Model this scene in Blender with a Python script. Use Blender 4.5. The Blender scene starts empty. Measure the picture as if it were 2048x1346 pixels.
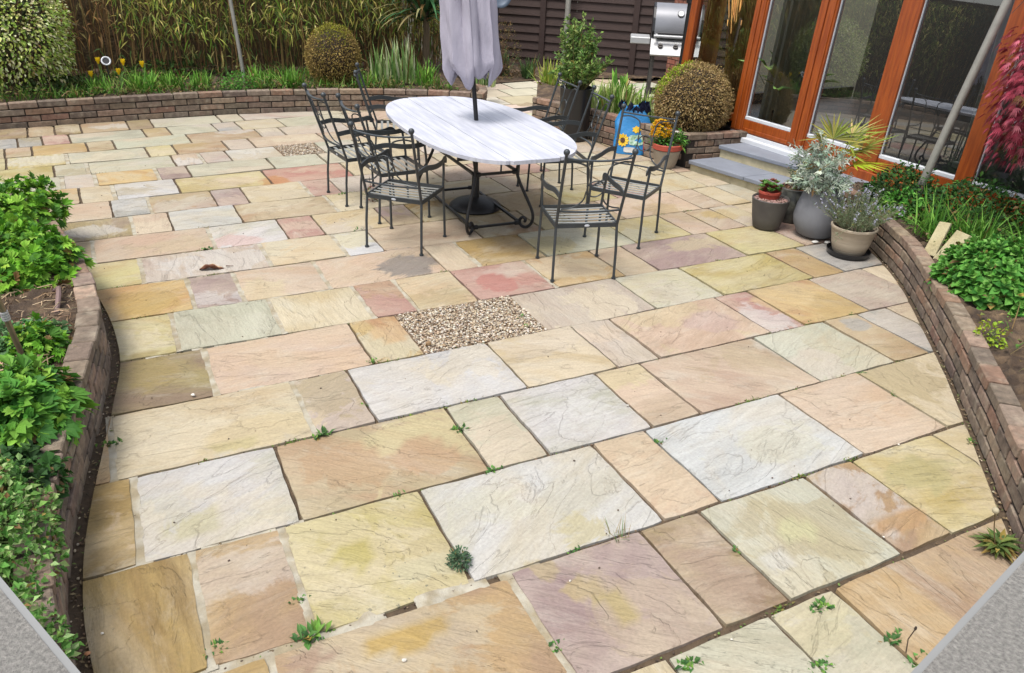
import bpy, bmesh, math, random
import numpy as np
from mathutils import Vector, Matrix
random.seed(7); rng = np.random.default_rng(7)
sc = bpy.context.scene; C = sc.collection
# ------------------------------------------------------------------ camera
F = 1544.447; H = 2.284
R = np.array([[0.89640134, -0.44140783, 0.04029603], [-0.17257658, -0.43130607, -0.88554638], [0.40826703, 0.78685081, -0.46279999]])
cam = bpy.data.cameras.new('camera'); co = bpy.data.objects.new('camera', cam); C.objects.link(co)
cam.sensor_width = 36; cam.lens = F / 2048 * 36; cam.clip_end = 500; cam.clip_start = 0.02
M = Matrix(((R[0][0], -R[1][0], -R[2][0], 0), (R[0][1], -R[1][1], -R[2][1], 0), (R[0][2], -R[1][2], -R[2][2], H), (0, 0, 0, 1)))
co.matrix_world = M; sc.camera = co
# ------------------------------------------------------------------ light: bright overcast
w = bpy.data.worlds.new('World'); sc.world = w; w.use_nodes = True
nt = w.node_tree; sky = nt.nodes.new('ShaderNodeTexSky'); sky.sky_type = 'NISHITA'; sky.sun_disc = False
SE, SA = math.radians(68), math.radians(252)
sky.sun_elevation = SE; sky.sun_rotation = SA; sky.dust_density = 3.0; sky.ozone_density = 0.6
nt.nodes['Background'].inputs['Strength'].default_value = 0.15
hs = nt.nodes.new('ShaderNodeHueSaturation'); hs.inputs['Saturation'].default_value = .38   # cloud cover: the sky light is nearly white
nt.links.new(sky.outputs[0], hs.inputs['Color']); nt.links.new(hs.outputs[0], nt.nodes['Background'].inputs[0])
sun = bpy.data.lights.new('sun', 'SUN'); sun.energy = 1.9; sun.angle = math.radians(20); sun.color = (1, .95, .88)
so = bpy.data.objects.new('sun', sun); C.objects.link(so)
sd = Vector((math.sin(SA) * math.cos(SE), math.cos(SA) * math.cos(SE), math.sin(SE)))
so.rotation_euler = sd.to_track_quat('Z', 'Y').to_euler(); so.location = (-5, -2, 9)
sc.view_settings.view_transform = 'Standard'; sc.view_settings.look = 'None'; sc.view_settings.exposure = 0.86; sc.view_settings.gamma = 1
# ------------------------------------------------------------------ measuring helpers (photo pixel -> place in the garden)
def ray(px, py): return R.T @ np.array([(px - 1024) / F, (py - 673) / F, 1.0])
def G(px, py, z=0.0):
    d = ray(px, py); t = (z - H) / d[2]; return np.array([d[0] * t, d[1] * t])
def Y(px, py, y):
    d = ray(px, py); t = y / d[1]; return np.array([d[0] * t, y, H + d[2] * t])
# ------------------------------------------------------------------ materials
KA = 1.5
def lin(c): c = c / 255.0; return c / 12.92 if c <= .04045 else ((c + .055) / 1.055) ** 2.4
def S(r, g, b, k=None):
    k = KA if k is None else k
    return (lin(r) / k, lin(g) / k, lin(b) / k)
def nodes(name):
    m = bpy.data.materials.new(name); m.use_nodes = True; n = m.node_tree.nodes; return m, n, m.node_tree.links, n['Principled BSDF']
def N(n, t, **kw):
    x = n.new(t)
    for k, v in kw.items():
        if hasattr(x, k): setattr(x, k, v)
        else: x.inputs[k.replace('_', ' ')].default_value = v
    return x
def mat(name, col=None, rough=.6, metal=0, attr=False, var=.15, vs=8.0, bump=0.0, bs=60.0, spec=.5, trans=0.0, stretch=None, col2=None):
    """plain surface: base colour (or the mesh's own Col attribute) broken by two noises, with a bump"""
    m, n, l, b = nodes(name)
    b.inputs['Roughness'].default_value = rough; b.inputs['Metallic'].default_value = metal; b.inputs['Specular IOR Level'].default_value = spec
    tc = N(n, 'ShaderNodeTexCoord'); vec = tc.outputs['Object']
    if stretch:
        mp = N(n, 'ShaderNodeMapping'); mp.inputs['Scale'].default_value = stretch; l.new(vec, mp.inputs[0]); vec = mp.outputs[0]
    n1 = N(n, 'ShaderNodeTexNoise', Scale=vs, Detail=6.0, Roughness=.6); l.new(vec, n1.inputs['Vector'])
    mr = N(n, 'ShaderNodeMapRange'); mr.inputs[1].default_value = .25; mr.inputs[2].default_value = .75; mr.inputs[3].default_value = 1 - var; mr.inputs[4].default_value = 1 + var
    l.new(n1.outputs[0], mr.inputs[0])
    if attr:
        a = N(n, 'ShaderNodeAttribute', attribute_name='Col'); src = a.outputs['Color']
    if not attr:
        rg = N(n, 'ShaderNodeRGB'); rg.outputs[0].default_value = (*col, 1); src = rg.outputs[0]
    if col2:
        mx = N(n, 'ShaderNodeMix', data_type='RGBA'); mx.inputs[7].default_value = (*col2, 1); l.new(src, mx.inputs[6])
        n3 = N(n, 'ShaderNodeTexNoise', Scale=vs * .6, Detail=5.0); l.new(vec, n3.inputs['Vector'])
        r3 = N(n, 'ShaderNodeMapRange'); r3.inputs[1].default_value = .42 if not attr else .5; r3.inputs[2].default_value = .62 if not attr else .72; r3.inputs[4].default_value = 1 if not attr else .6; l.new(n3.outputs[0], r3.inputs[0])
        l.new(r3.outputs[0], mx.inputs[0]); src = mx.outputs[2]
    mu = N(n, 'ShaderNodeVectorMath', operation='SCALE'); l.new(src, mu.inputs[0]); l.new(mr.outputs[0], mu.inputs['Scale'])
    l.new(mu.outputs[0], b.inputs['Base Color'])
    if bump:
        n2 = N(n, 'ShaderNodeTexNoise', Scale=bs, Detail=6.0, Roughness=.65); l.new(vec, n2.inputs['Vector'])
        bp = N(n, 'ShaderNodeBump', Strength=1.0, Distance=bump); l.new(n2.outputs[0], bp.inputs['Height']); l.new(bp.outputs[0], b.inputs['Normal'])
    if trans:
        t = N(n, 'ShaderNodeBsdfTranslucent'); l.new(mu.outputs[0], t.inputs['Color'])
        ms = N(n, 'ShaderNodeMixShader'); ms.inputs[0].default_value = trans
        o = n['Material Output']; l.new(b.outputs[0], ms.inputs[1]); l.new(t.outputs[0], ms.inputs[2]); l.new(ms.outputs[0], o.inputs[0])
    return m
def stone_mat():
    m, n, l, b = nodes('riven sandstone')
    uv = N(n, 'ShaderNodeUVMap'); uv.uv_map = 'UVMap'
    a1 = N(n, 'ShaderNodeAttribute', attribute_name='Col'); a2 = N(n, 'ShaderNodeAttribute', attribute_name='Col2'); a3 = N(n, 'ShaderNodeAttribute', attribute_name='Spk')
    mp = N(n, 'ShaderNodeMapping'); mp.inputs['Scale'].default_value = (.9, 2.0, 1); l.new(uv.outputs[0], mp.inputs[0])
    big = N(n, 'ShaderNodeTexNoise', Scale=1.3, Detail=6.0, Roughness=.6, Distortion=1.0); l.new(mp.outputs[0], big.inputs['Vector'])
    r1 = N(n, 'ShaderNodeMapRange', interpolation_type='SMOOTHSTEP'); r1.inputs[1].default_value = .40; r1.inputs[2].default_value = .66; l.new(big.outputs[0], r1.inputs[0])
    mx = N(n, 'ShaderNodeMix', data_type='RGBA'); l.new(r1.outputs[0], mx.inputs[0]); l.new(a1.outputs['Color'], mx.inputs[6]); l.new(a2.outputs['Color'], mx.inputs[7])
    # fine streaks and grain
    mp2 = N(n, 'ShaderNodeMapping'); mp2.inputs['Scale'].default_value = (3, 16, 1); l.new(uv.outputs[0], mp2.inputs[0])
    st = N(n, 'ShaderNodeTexNoise', Scale=2.2, Detail=7.0, Roughness=.65, Distortion=.8); l.new(mp2.outputs[0], st.inputs['Vector'])
    g = N(n, 'ShaderNodeTexNoise', Scale=70.0, Detail=3.0); l.new(uv.outputs[0], g.inputs['Vector'])
    ad = N(n, 'ShaderNodeMath', operation='ADD'); l.new(st.outputs[0], ad.inputs[0]); l.new(g.outputs[0], ad.inputs[1])
    mr = N(n, 'ShaderNodeMapRange'); mr.inputs[1].default_value = .65; mr.inputs[2].default_value = 1.35; mr.inputs[3].default_value = .83; mr.inputs[4].default_value = 1.13; l.new(ad.outputs[0], mr.inputs[0])
    # buff and rusty clouds that run through all of this stone
    bf = N(n, 'ShaderNodeTexNoise', Scale=.9, Detail=6.0, Roughness=.62, Distortion=1.6); l.new(uv.outputs[0], bf.inputs['Vector'])
    bfr = N(n, 'ShaderNodeMapRange', interpolation_type='SMOOTHSTEP'); bfr.inputs[1].default_value = .42; bfr.inputs[2].default_value = .68; bfr.inputs[4].default_value = .46; l.new(bf.outputs[0], bfr.inputs[0])
    mb_ = N(n, 'ShaderNodeMix', data_type='RGBA'); l.new(bfr.outputs[0], mb_.inputs[0]); l.new(mx.outputs[2], mb_.inputs[6]); mb_.inputs[7].default_value = (*S(226, 211, 182, 2.0), 1)
    rs_ = N(n, 'ShaderNodeTexNoise', Scale=1.6, Detail=8.0, Roughness=.68, Distortion=.6); l.new(mp.outputs[0], rs_.inputs['Vector'])
    rsr = N(n, 'ShaderNodeMapRange', interpolation_type='SMOOTHSTEP'); rsr.inputs[1].default_value = .60; rsr.inputs[2].default_value = .76; rsr.inputs[4].default_value = .30; l.new(rs_.outputs[0], rsr.inputs[0])
    mc_ = N(n, 'ShaderNodeMix', data_type='RGBA'); l.new(rsr.outputs[0], mc_.inputs[0]); l.new(mb_.outputs[2], mc_.inputs[6]); mc_.inputs[7].default_value = (*S(196, 156, 122, 2.0), 1)
    # pale scuffing, and the ragged stains carried by the St / Sa attributes
    sc_ = N(n, 'ShaderNodeTexNoise', Scale=2.6, Detail=9.0, Roughness=.72, Distortion=.4); l.new(mp.outputs[0], sc_.inputs['Vector'])
    scr = N(n, 'ShaderNodeMapRange', interpolation_type='SMOOTHSTEP'); scr.inputs[1].default_value = .50; scr.inputs[2].default_value = .70; scr.inputs[4].default_value = .38; l.new(sc_.outputs[0], scr.inputs[0])
    md_ = N(n, 'ShaderNodeMix', data_type='RGBA'); l.new(scr.outputs[0], md_.inputs[0]); l.new(mc_.outputs[2], md_.inputs[6]); md_.inputs[7].default_value = (*S(230, 224, 208, 2.0), 1)
    at1 = N(n, 'ShaderNodeAttribute', attribute_name='St'); at2 = N(n, 'ShaderNodeAttribute', attribute_name='Sa')
    rg_ = N(n, 'ShaderNodeTexNoise', Scale=3.4, Detail=9.0, Roughness=.66, Distortion=1.4); l.new(uv.outputs[0], rg_.inputs['Vector'])
    ra_ = N(n, 'ShaderNodeMath', operation='MULTIPLY_ADD'); ra_.inputs[1].default_value = 3.6; ra_.inputs[2].default_value = -1.9; l.new(rg_.outputs[0], ra_.inputs[0])
    rb_ = N(n, 'ShaderNodeMath', operation='ADD'); l.new(ra_.outputs[0], rb_.inputs[0]); l.new(at2.outputs['Fac'], rb_.inputs[1])
    rc_ = N(n, 'ShaderNodeMapRange', interpolation_type='SMOOTHSTEP'); rc_.inputs[1].default_value = .22; rc_.inputs[2].default_value = .62; l.new(rb_.outputs[0], rc_.inputs[0])
    rd_ = N(n, 'ShaderNodeMath', operation='MULTIPLY'); l.new(rc_.outputs[0], rd_.inputs[0]); l.new(at1.outputs['Alpha'], rd_.inputs[1])
    me_ = N(n, 'ShaderNodeMix', data_type='RGBA'); l.new(rd_.outputs[0], me_.inputs[0]); l.new(md_.outputs[2], me_.inputs[6]); l.new(at1.outputs['Color'], me_.inputs[7])
    # grime that runs across the slabs and their joints alike
    tc_ = N(n, 'ShaderNodeTexCoord'); gr_ = N(n, 'ShaderNodeTexNoise', Scale=1.7, Detail=9.0, Roughness=.7, Distortion=.5); l.new(tc_.outputs['Object'], gr_.inputs['Vector'])
    gs_ = N(n, 'ShaderNodeMapRange', interpolation_type='SMOOTHSTEP'); gs_.inputs[1].default_value = .50; gs_.inputs[2].default_value = .74; gs_.inputs[4].default_value = .34; l.new(gr_.outputs[0], gs_.inputs[0])
    mf_ = N(n, 'ShaderNodeMix', data_type='RGBA'); l.new(gs_.outputs[0], mf_.inputs[0]); l.new(me_.outputs[2], mf_.inputs[6]); mf_.inputs[7].default_value = (*S(172, 156, 126, 2.0), 1)
    mu = N(n, 'ShaderNodeVectorMath', operation='SCALE'); l.new(mf_.outputs[2], mu.inputs[0]); l.new(mr.outputs[0], mu.inputs['Scale'])
    # cleft ledges: terraces of a stretched noise
    tn = N(n, 'ShaderNodeTexNoise', Scale=1.5, Detail=7.0, Roughness=.55, Distortion=.9); l.new(mp.outputs[0], tn.inputs['Vector'])
    t5 = N(n, 'ShaderNodeMath', operation='MULTIPLY'); t5.inputs[1].default_value = 6.0; l.new(tn.outputs[0], t5.inputs[0])
    fr = N(n, 'ShaderNodeMath', operation='FRACT'); l.new(t5.outputs[0], fr.inputs[0])
    fl = N(n, 'ShaderNodeMath', operation='FLOOR'); l.new(t5.outputs[0], fl.inputs[0])
    sm = N(n, 'ShaderNodeMapRange', interpolation_type='SMOOTHSTEP'); sm.inputs[1].default_value = .0; sm.inputs[2].default_value = .10; l.new(fr.outputs[0], sm.inputs[0])
    stp = N(n, 'ShaderNodeMath', operation='ADD'); l.new(fl.outputs[0], stp.inputs[0]); l.new(sm.outputs[0], stp.inputs[1])
    # dark line along the ledge: dirt, plus shade painted in to strengthen the relief
    ln = N(n, 'ShaderNodeMapRange'); ln.inputs[1].default_value = 0.0; ln.inputs[2].default_value = .06; ln.inputs[3].default_value = 1.0; ln.inputs[4].default_value = 0.0; l.new(fr.outputs[0], ln.inputs[0])
    pn = N(n, 'ShaderNodeTexNoise', Scale=3.0, Detail=4.0); l.new(uv.outputs[0], pn.inputs['Vector'])
    pr = N(n, 'ShaderNodeMapRange'); pr.inputs[1].default_value = .40; pr.inputs[2].default_value = .58; l.new(pn.outputs[0], pr.inputs[0])
    lm = N(n, 'ShaderNodeMath', operation='MULTIPLY'); l.new(ln.outputs[0], lm.inputs[0]); l.new(pr.outputs[0], lm.inputs[1])
    lm2 = N(n, 'ShaderNodeMath', operation='MULTIPLY'); lm2.inputs[1].default_value = .34; l.new(lm.outputs[0], lm2.inputs[0])
    d1 = N(n, 'ShaderNodeMix', data_type='RGBA'); l.new(lm2.outputs[0], d1.inputs[0]); l.new(mu.outputs[0], d1.inputs[6]); d1.inputs[7].default_value = (.09, .065, .035, 1)
    # lichen speckle
    vo = N(n, 'ShaderNodeTexNoise', Scale=42.0, Detail=2.0, Roughness=.5); l.new(uv.outputs[0], vo.inputs['Vector'])
    sp = N(n, 'ShaderNodeMapRange'); sp.inputs[1].default_value = .66; sp.inputs[2].default_value = .70; l.new(vo.outputs[0], sp.inputs[0])
    pk = N(n, 'ShaderNodeTexNoise', Scale=2.2, Detail=4.0); l.new(uv.outputs[0], pk.inputs['Vector'])
    pk2 = N(n, 'ShaderNodeMapRange'); pk2.inputs[1].default_value = .42; pk2.inputs[2].default_value = .6; l.new(pk.outputs[0], pk2.inputs[0])
    s1 = N(n, 'ShaderNodeMath', operation='MULTIPLY'); l.new(sp.outputs[0], s1.inputs[0]); l.new(pk2.outputs[0], s1.inputs[1])
    s2 = N(n, 'ShaderNodeMath', operation='MULTIPLY'); l.new(s1.outputs[0], s2.inputs[0]); l.new(a3.outputs['Fac'], s2.inputs[1])
    d2 = N(n, 'ShaderNodeMix', data_type='RGBA'); l.new(s2.outputs[0], d2.inputs[0]); l.new(d1.outputs[2], d2.inputs[6]); d2.inputs[7].default_value = (.07, .075, .06, 1)
    l.new(d2.outputs[2], b.inputs['Base Color'])
    b.inputs['Roughness'].default_value = .62; b.inputs['Specular IOR Level'].default_value = .35
    h1 = N(n, 'ShaderNodeMath', operation='MULTIPLY_ADD'); h1.inputs[1].default_value = .42; l.new(stp.outputs[0], h1.inputs[0]); l.new(st.outputs[0], h1.inputs[2])
    h2 = N(n, 'ShaderNodeMath', operation='MULTIPLY_ADD'); h2.inputs[1].default_value = .12; l.new(g.outputs[0], h2.inputs[0]); l.new(h1.outputs[0], h2.inputs[2])
    bp = N(n, 'ShaderNodeBump', Strength=.9, Distance=.010); l.new(h2.outputs[0], bp.inputs['Height']); l.new(bp.outputs[0], b.inputs['Normal'])
    return m
MT = {}
MT['stone'] = stone_mat()
MT['joint'] = mat('joint earth', S(94, 78, 60), .95, var=.45, vs=22, bump=.006, bs=90)
def mortar_mat():
    m = mat('old pale mortar', S(212, 205, 186, 2.0), .9, var=.2, vs=16, bump=.004, bs=80, col2=S(184, 170, 140, 2.0)); return m
MT['mortar'] = mortar_mat()
MT['soil'] = mat('bed soil', S(78, 62, 48), .95, var=.5, vs=14, bump=.02, bs=40, col2=S(112, 92, 70))
MT['litter'] = mat('dry litter', attr=True, rough=.9, var=.2)
MT['brick'] = mat('weathered brick', attr=True, rough=.9, var=.42, vs=22, bump=.007, bs=60, col2=S(168, 156, 136))
MT['brickmortar'] = mat('dark brick mortar', S(56, 48, 42), .95, var=.3, vs=30, bump=.004, bs=90)
MT['leaf'] = mat('leaves', attr=True, rough=.62, var=.18, vs=9, trans=.24, spec=.22)
MT['drystem'] = mat('dry stems', attr=True, rough=.8, var=.2, vs=10)
MT['iron'] = mat('dark painted iron', S(66, 72, 76), .4, .2, var=.18, vs=18, bump=.0015, bs=120)
MT['ironblack'] = mat('black cast iron', S(42, 42, 44), .45, .3, var=.2, vs=16, bump=.002, bs=90)
MT['chalk'] = mat('white washed boards', S(214, 216, 226), .5, var=.07, vs=5, bump=.0015, bs=26, stretch=(9, .8, 1), col2=S(194, 197, 210))
MT['canvas'] = mat('faded lilac canvas', S(203, 198, 214), .85, var=.10, vs=5, bump=.012, bs=9, trans=.12, stretch=(1.6, 1.6, .5))
MT['gravel'] = mat('buff gravel', attr=True, rough=.7, var=.15, vs=40)
MT['orange'] = mat('orange stained timber', S(170, 84, 28), .38, var=.22, vs=5, bump=.001, bs=30, stretch=(12, 12, .8), col2=S(150, 68, 22))
MT['whitetrim'] = mat('pale aluminium bead', S(226, 230, 236), .45, var=.04)
MT['fence'] = mat('dark brown stained boards', S(60, 40, 34), .7, var=.25, vs=4, bump=.003, bs=24, stretch=(1, 1, 9))
MT['fencepost'] = mat('dark fence post', S(62, 44, 40), .7, var=.15, vs=6, bump=.002)
MT['polegrey'] = mat('galvanised pole', S(178, 176, 168), .45, .3, var=.12, vs=12, bump=.001)
MT['roughcast'] = mat('grey roughcast', S(150, 147, 141), .9, var=.5, vs=240, bump=.005, bs=260)
MT['ledgetrim'] = mat('pale ledge trim', S(146, 147, 146), .6, var=.06)
MT['bluestone'] = mat('blue grey step stone', S(138, 144, 156), .7, var=.14, vs=6, bump=.002, bs=60)
MT['riser'] = mat('cream step riser', S(208, 196, 160), .85, var=.3, vs=9, bump=.004, bs=50)
MT['hood'] = mat('satin grey steel', S(158, 160, 166), .35, .35, var=.06, vs=8)
MT['silver'] = mat('brushed steel', S(206, 207, 208), .4, .25, var=.06, vs=8)
MT['blackplastic'] = mat('black plastic', S(38, 38, 40), .35, var=.15, vs=20)
MT['charpot'] = mat('charcoal fibre pot', S(92, 88, 84), .7, var=.14, vs=10, bump=.002, bs=60, col2=S(80, 76, 74))
MT['greypot'] = mat('grey fibrestone pot', S(128, 130, 136), .75, var=.10, vs=9, bump=.002, bs=140)
MT['beigepot'] = mat('ribbed beige pot', S(196, 182, 160), .7, var=.14, vs=2.5, bump=.006, bs=7, stretch=(.6, .6, 9), col2=S(176, 162, 140))
MT['mottled'] = mat('mottled black glaze', S(70, 72, 70), .35, var=.6, vs=24, bump=.002, bs=40, col2=S(104, 106, 98))
MT['terra'] = mat('terracotta red', S(190, 84, 66), .6, var=.15, vs=9)
MT['stonepot'] = mat('stone coloured pot', S(176, 164, 148), .7, var=.18, vs=7, bump=.002, col2=S(158, 144, 128))
MT['white'] = mat('white stone', S(226, 224, 218), .6, var=.06)
MT['blue'] = mat('blue printed plastic sack', S(48, 138, 204), .4, var=.10, vs=7, bump=.012, bs=9)
MT['red'] = mat('red printed plastic', S(206, 54, 58), .4, var=.1, bump=.006, bs=12)
MT['yellow'] = mat('yellow petals', S(244, 200, 44), .55, var=.12, vs=30)
MT['brownprint'] = mat('brown print', S(84, 52, 26), .5, var=.15)
MT['paleprint'] = mat('pale print', S(196, 222, 206), .5, var=.25, vs=40, col2=S(96, 150, 96))
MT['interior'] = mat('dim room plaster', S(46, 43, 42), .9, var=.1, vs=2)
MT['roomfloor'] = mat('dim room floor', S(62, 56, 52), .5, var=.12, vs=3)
MT['curtain'] = mat('grey curtain', S(206, 206, 190, 1.1), .9, var=.12, vs=6, stretch=(14, 14, .6))
MT['reed'] = mat('dried reeds', attr=True, rough=.8, var=.2, vs=9)
MT['bluegrey'] = mat('blue grey dish', S(96, 110, 128), .4, .2, var=.08)
MT['slabstone'] = mat('sawn yellow stone', S(206, 196, 156), .85, var=.22, vs=14, bump=.006, bs=50, col2=S(184, 172, 132))
MT['ground'] = mat('garden earth', S(70, 66, 48), .95, var=.4, vs=5, bump=.02, bs=20)
def glass_mat():
    m, n, l, b = nodes('window glass'); n.remove(b)
    t = N(n, 'ShaderNodeBsdfTransparent'); t.inputs[0].default_value = (.72, .75, .74, 1)
    g = N(n, 'ShaderNodeBsdfGlossy'); g.inputs['Roughness'].default_value = .012; g.inputs[0].default_value = (.9, .93, .95, 1)
    f = N(n, 'ShaderNodeFresnel', IOR=2.7); ms = N(n, 'ShaderNodeMixShader'); o = n['Material Output']
    l.new(f.outputs[0], ms.inputs[0]); l.new(t.outputs[0], ms.inputs[1]); l.new(g.outputs[0], ms.inputs[2]); l.new(ms.outputs[0], o.inputs[0]); return m
MT['glass'] = glass_mat()
# ------------------------------------------------------------------ mesh building
class MB:
    def __init__(s): s.v = []; s.f = []; s.c = []; s.n = 0
    def add(s, vs, fs, col=None):
        o = s.n; s.v.extend([tuple(map(float, p)) for p in vs]); s.n += len(vs)
        for f in fs: s.f.append(tuple(i + o for i in f)); s.c.append(col or (1, 1, 1))
    def box(s, a, b, col=None, M=None, ch=0.0):
        """axis box from a to b, optional chamfer, optional 4x4"""
        a = np.array(a, float); b = np.array(b, float); lo = np.minimum(a, b); hi = np.maximum(a, b)
        if ch <= 0:
            vs = [(x, y, z) for z in (lo[2], hi[2]) for y in (lo[1], hi[1]) for x in (lo[0], hi[0])]
            fs = [(0, 2, 3, 1), (4, 5, 7, 6), (0, 1, 5, 4), (2, 6, 7, 3), (0, 4, 6, 2), (1, 3, 7, 5)]
        else:
            vs = []; idx = {}
            for ax in range(3):
                for sx in (0, 1):
                    for sy in (0, 1):
                        for sz in (0, 1):
                            sg = (sx, sy, sz); p = [(hi if sg[i] else lo)[i] for i in range(3)]
                            for i in range(3):
                                if i != ax: p[i] += -ch if sg[i] else ch
                            idx[(ax, sx, sy, sz)] = len(vs); vs.append(p)
            fs = []
            I = lambda ax, q: idx[(ax, q[0], q[1], q[2])]
            for ax in range(3):
                u, w_ = [i for i in range(3) if i != ax]
                for sg in (0, 1):
                    q = []
                    for (p1, p2) in ((0, 0), (1, 0), (1, 1), (0, 1)):
                        k = [0, 0, 0]; k[ax] = sg; k[u] = p1; k[w_] = p2; q.append(I(ax, k))
                    fs.append(tuple(q))
            for ax in range(3):
                u, w_ = [i for i in range(3) if i != ax]
                for p1 in (0, 1):
                    for p2 in (0, 1):
                        k0 = [0, 0, 0]; k0[u] = p1; k0[w_] = p2; k1 = list(k0); k1[ax] = 1
                        fs.append((I(u, k0), I(w_, k0), I(w_, k1), I(u, k1)))
            for sx in (0, 1):
                for sy in (0, 1):
                    for sz in (0, 1): fs.append(tuple(idx[(ax, sx, sy, sz)] for ax in range(3)))
        if M is not None: vs = [tuple(M @ Vector(p)) for p in vs]
        s.add(vs, fs, col)
    def tube(s, pts, r, k=8, col=None, cap=True, flat=None):
        """tube along pts; r number or list; flat=(w,h) for a flat bar instead"""
        P = np.array(pts, float); n = len(P); rs = [r] * n if np.isscalar(r) else list(r)
        T = np.zeros_like(P); T[1:-1] = P[2:] - P[:-2]; T[0] = P[1] - P[0]; T[-1] = P[-1] - P[-2]
        T /= np.linalg.norm(T, axis=1)[:, None] + 1e-12
        ref = np.array([0, 0, 1.0]) if abs(T[0][2]) < .9 else np.array([1.0, 0, 0])
        u = np.cross(T[0], ref); u /= np.linalg.norm(u); vs = []
        for i in range(n):
            u = u - T[i] * (u @ T[i]); u /= np.linalg.norm(u) + 1e-12; w_ = np.cross(T[i], u)
            for j in range(k):
                a = 2 * math.pi * (j + .5) / k
                if flat: vs.append(P[i] + u * flat[0] * (1 if math.cos(a) > 0 else -1) + w_ * flat[1] * (1 if math.sin(a) > 0 else -1))
                else: vs.append(P[i] + rs[i] * (u * math.cos(a) + w_ * math.sin(a)))
        fs = [(i * k + j, i * k + (j + 1) % k, (i + 1) * k + (j + 1) % k, (i + 1) * k + j) for i in range(n - 1) for j in range(k)]
        if cap: fs += [tuple(range(k))[::-1], tuple((n - 1) * k + j for j in range(k))]
        s.add(vs, fs, col)
    def bar(s, pts, w_, h_, col=None): s.tube(pts, 1, 4, col, True, (w_ / 2, h_ / 2))
    def lathe(s, prof, k=40, c=(0, 0, 0), col=None, cap=False):
        n = len(prof); vs = [(c[0] + r * math.cos(2 * math.pi * j / k), c[1] + r * math.sin(2 * math.pi * j / k), c[2] + z) for r, z in prof for j in range(k)]
        fs = [(i * k + j, i * k + (j + 1) % k, (i + 1) * k + (j + 1) % k, (i + 1) * k + j) for i in range(n - 1) for j in range(k)]
        if cap: fs += [tuple(range(k))[::-1], tuple((n - 1) * k + j for j in range(k))]
        s.add(vs, fs, col)
    def ball(s, c, r, col=None, k=10, m=7, sq=(1, 1, 1)):
        pr = [(math.sin(math.pi * i / m), -math.cos(math.pi * i / m)) for i in range(m + 1)]
        vs = [(c[0] + sq[0] * r * max(a, 1e-4) * math.cos(2 * math.pi * j / k), c[1] + sq[1] * r * max(a, 1e-4) * math.sin(2 * math.pi * j / k), c[2] + sq[2] * r * z) for a, z in pr for j in range(k)]
        s.add(vs, [(i * k + j, i * k + (j + 1) % k, (i + 1) * k + (j + 1) % k, (i + 1) * k + j) for i in range(m) for j in range(k)], col)
    def prism(s, poly, z0, z1, col=None, M=None):
        n = len(poly); vs = [(p[0], p[1], z0) for p in poly] + [(p[0], p[1], z1) for p in poly]
        if M is not None: vs = [tuple(M @ Vector(p)) for p in vs]
        s.add(vs, [tuple(range(n))[::-1], tuple(range(n, 2 * n))] + [(i, (i + 1) % n, n + (i + 1) % n, n + i) for i in range(n)], col)
    # ---- foliage
    def leaf(s, p, d, up, L, W, col, droop=.25, fold=.25, tipw=.5):
        p = np.array(p, float); d = np.array(d, float); d /= np.linalg.norm(d) + 1e-9
        sd_ = np.cross(d, up); nn = np.linalg.norm(sd_)
        if nn < 1e-4: sd_ = np.cross(d, (1, 0, .3)); nn = np.linalg.norm(sd_)
        sd_ /= nn; nr = np.cross(sd_, d); dn = np.array([0, 0, -1.0])
        m1 = p + d * L * tipw + dn * droop * L * .25; t = p + d * L + dn * droop * L
        f_ = nr * W * fold
        s.add([p, m1 + sd_ * W / 2 + f_, m1, m1 - sd_ * W / 2 + f_, t], [(0, 1, 2), (0, 2, 3), (1, 4, 2), (2, 4, 3)], col)
    def blade(s, p, d, L, W, col, curl=.6, n=5, side=None):
        """long strap leaf rising along d and arching over"""
        p = np.array(p, float); d = np.array(d, float); d /= np.linalg.norm(d)
        hz = np.array([d[0], d[1], 0.0]); hn = np.linalg.norm(hz); hz = hz / hn if hn > 1e-3 else np.array([1.0, 0, 0])
        sd_ = np.cross(hz, (0, 0, 1)) if side is None else side
        vs = []; q = p.copy(); dd = d.copy()
        for i in range(n + 1):
            t = i / n; wv = W * (1 - t ** 2.2) * (.7 + .3 * min(1, t * 4)) / 2
            vs += [q - sd_ * wv, q + sd_ * wv]
            dd = dd + np.array([0, 0, -curl * 2 / n * t]) + hz * curl * .3 / n; dd /= np.linalg.norm(dd); q = q + dd * L / n
        s.add(vs, [(2 * i, 2 * i + 1, 2 * i + 3, 2 * i + 2) for i in range(n)], col)
    def obj(s, name, m, parent=None, smooth=False, attr=None):
        me = bpy.data.meshes.new(name); me.from_pydata(s.v, [], s.f); me.update()
        if attr is None: attr = any(c != (1, 1, 1) for c in s.c)
        if attr:
            a = me.attributes.new('Col', 'FLOAT_COLOR', 'FACE'); a.data.foreach_set('color', np.array([(*c, 1) for c in s.c], dtype=np.float32).ravel())
        if smooth: me.polygons.foreach_set('use_smooth', [True] * len(me.polygons))
        me.materials.append(m if not isinstance(m, str) else MT[m])
        bm = bmesh.new(); bm.from_mesh(me); bmesh.ops.recalc_face_normals(bm, faces=bm.faces) if not attr else None; bm.to_mesh(me); bm.free()
        if smooth: me.set_sharp_from_angle(angle=math.radians(40))
        o = bpy.data.objects.new(name, me); C.objects.link(o)
        if parent: o.parent = parent
        return o
def tag(o, label=None, cat=None, group=None, kind=None):
    if label: o['label'] = label
    if cat: o['category'] = cat
    if group: o['group'] = group
    if kind: o['kind'] = kind
    return o
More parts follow.
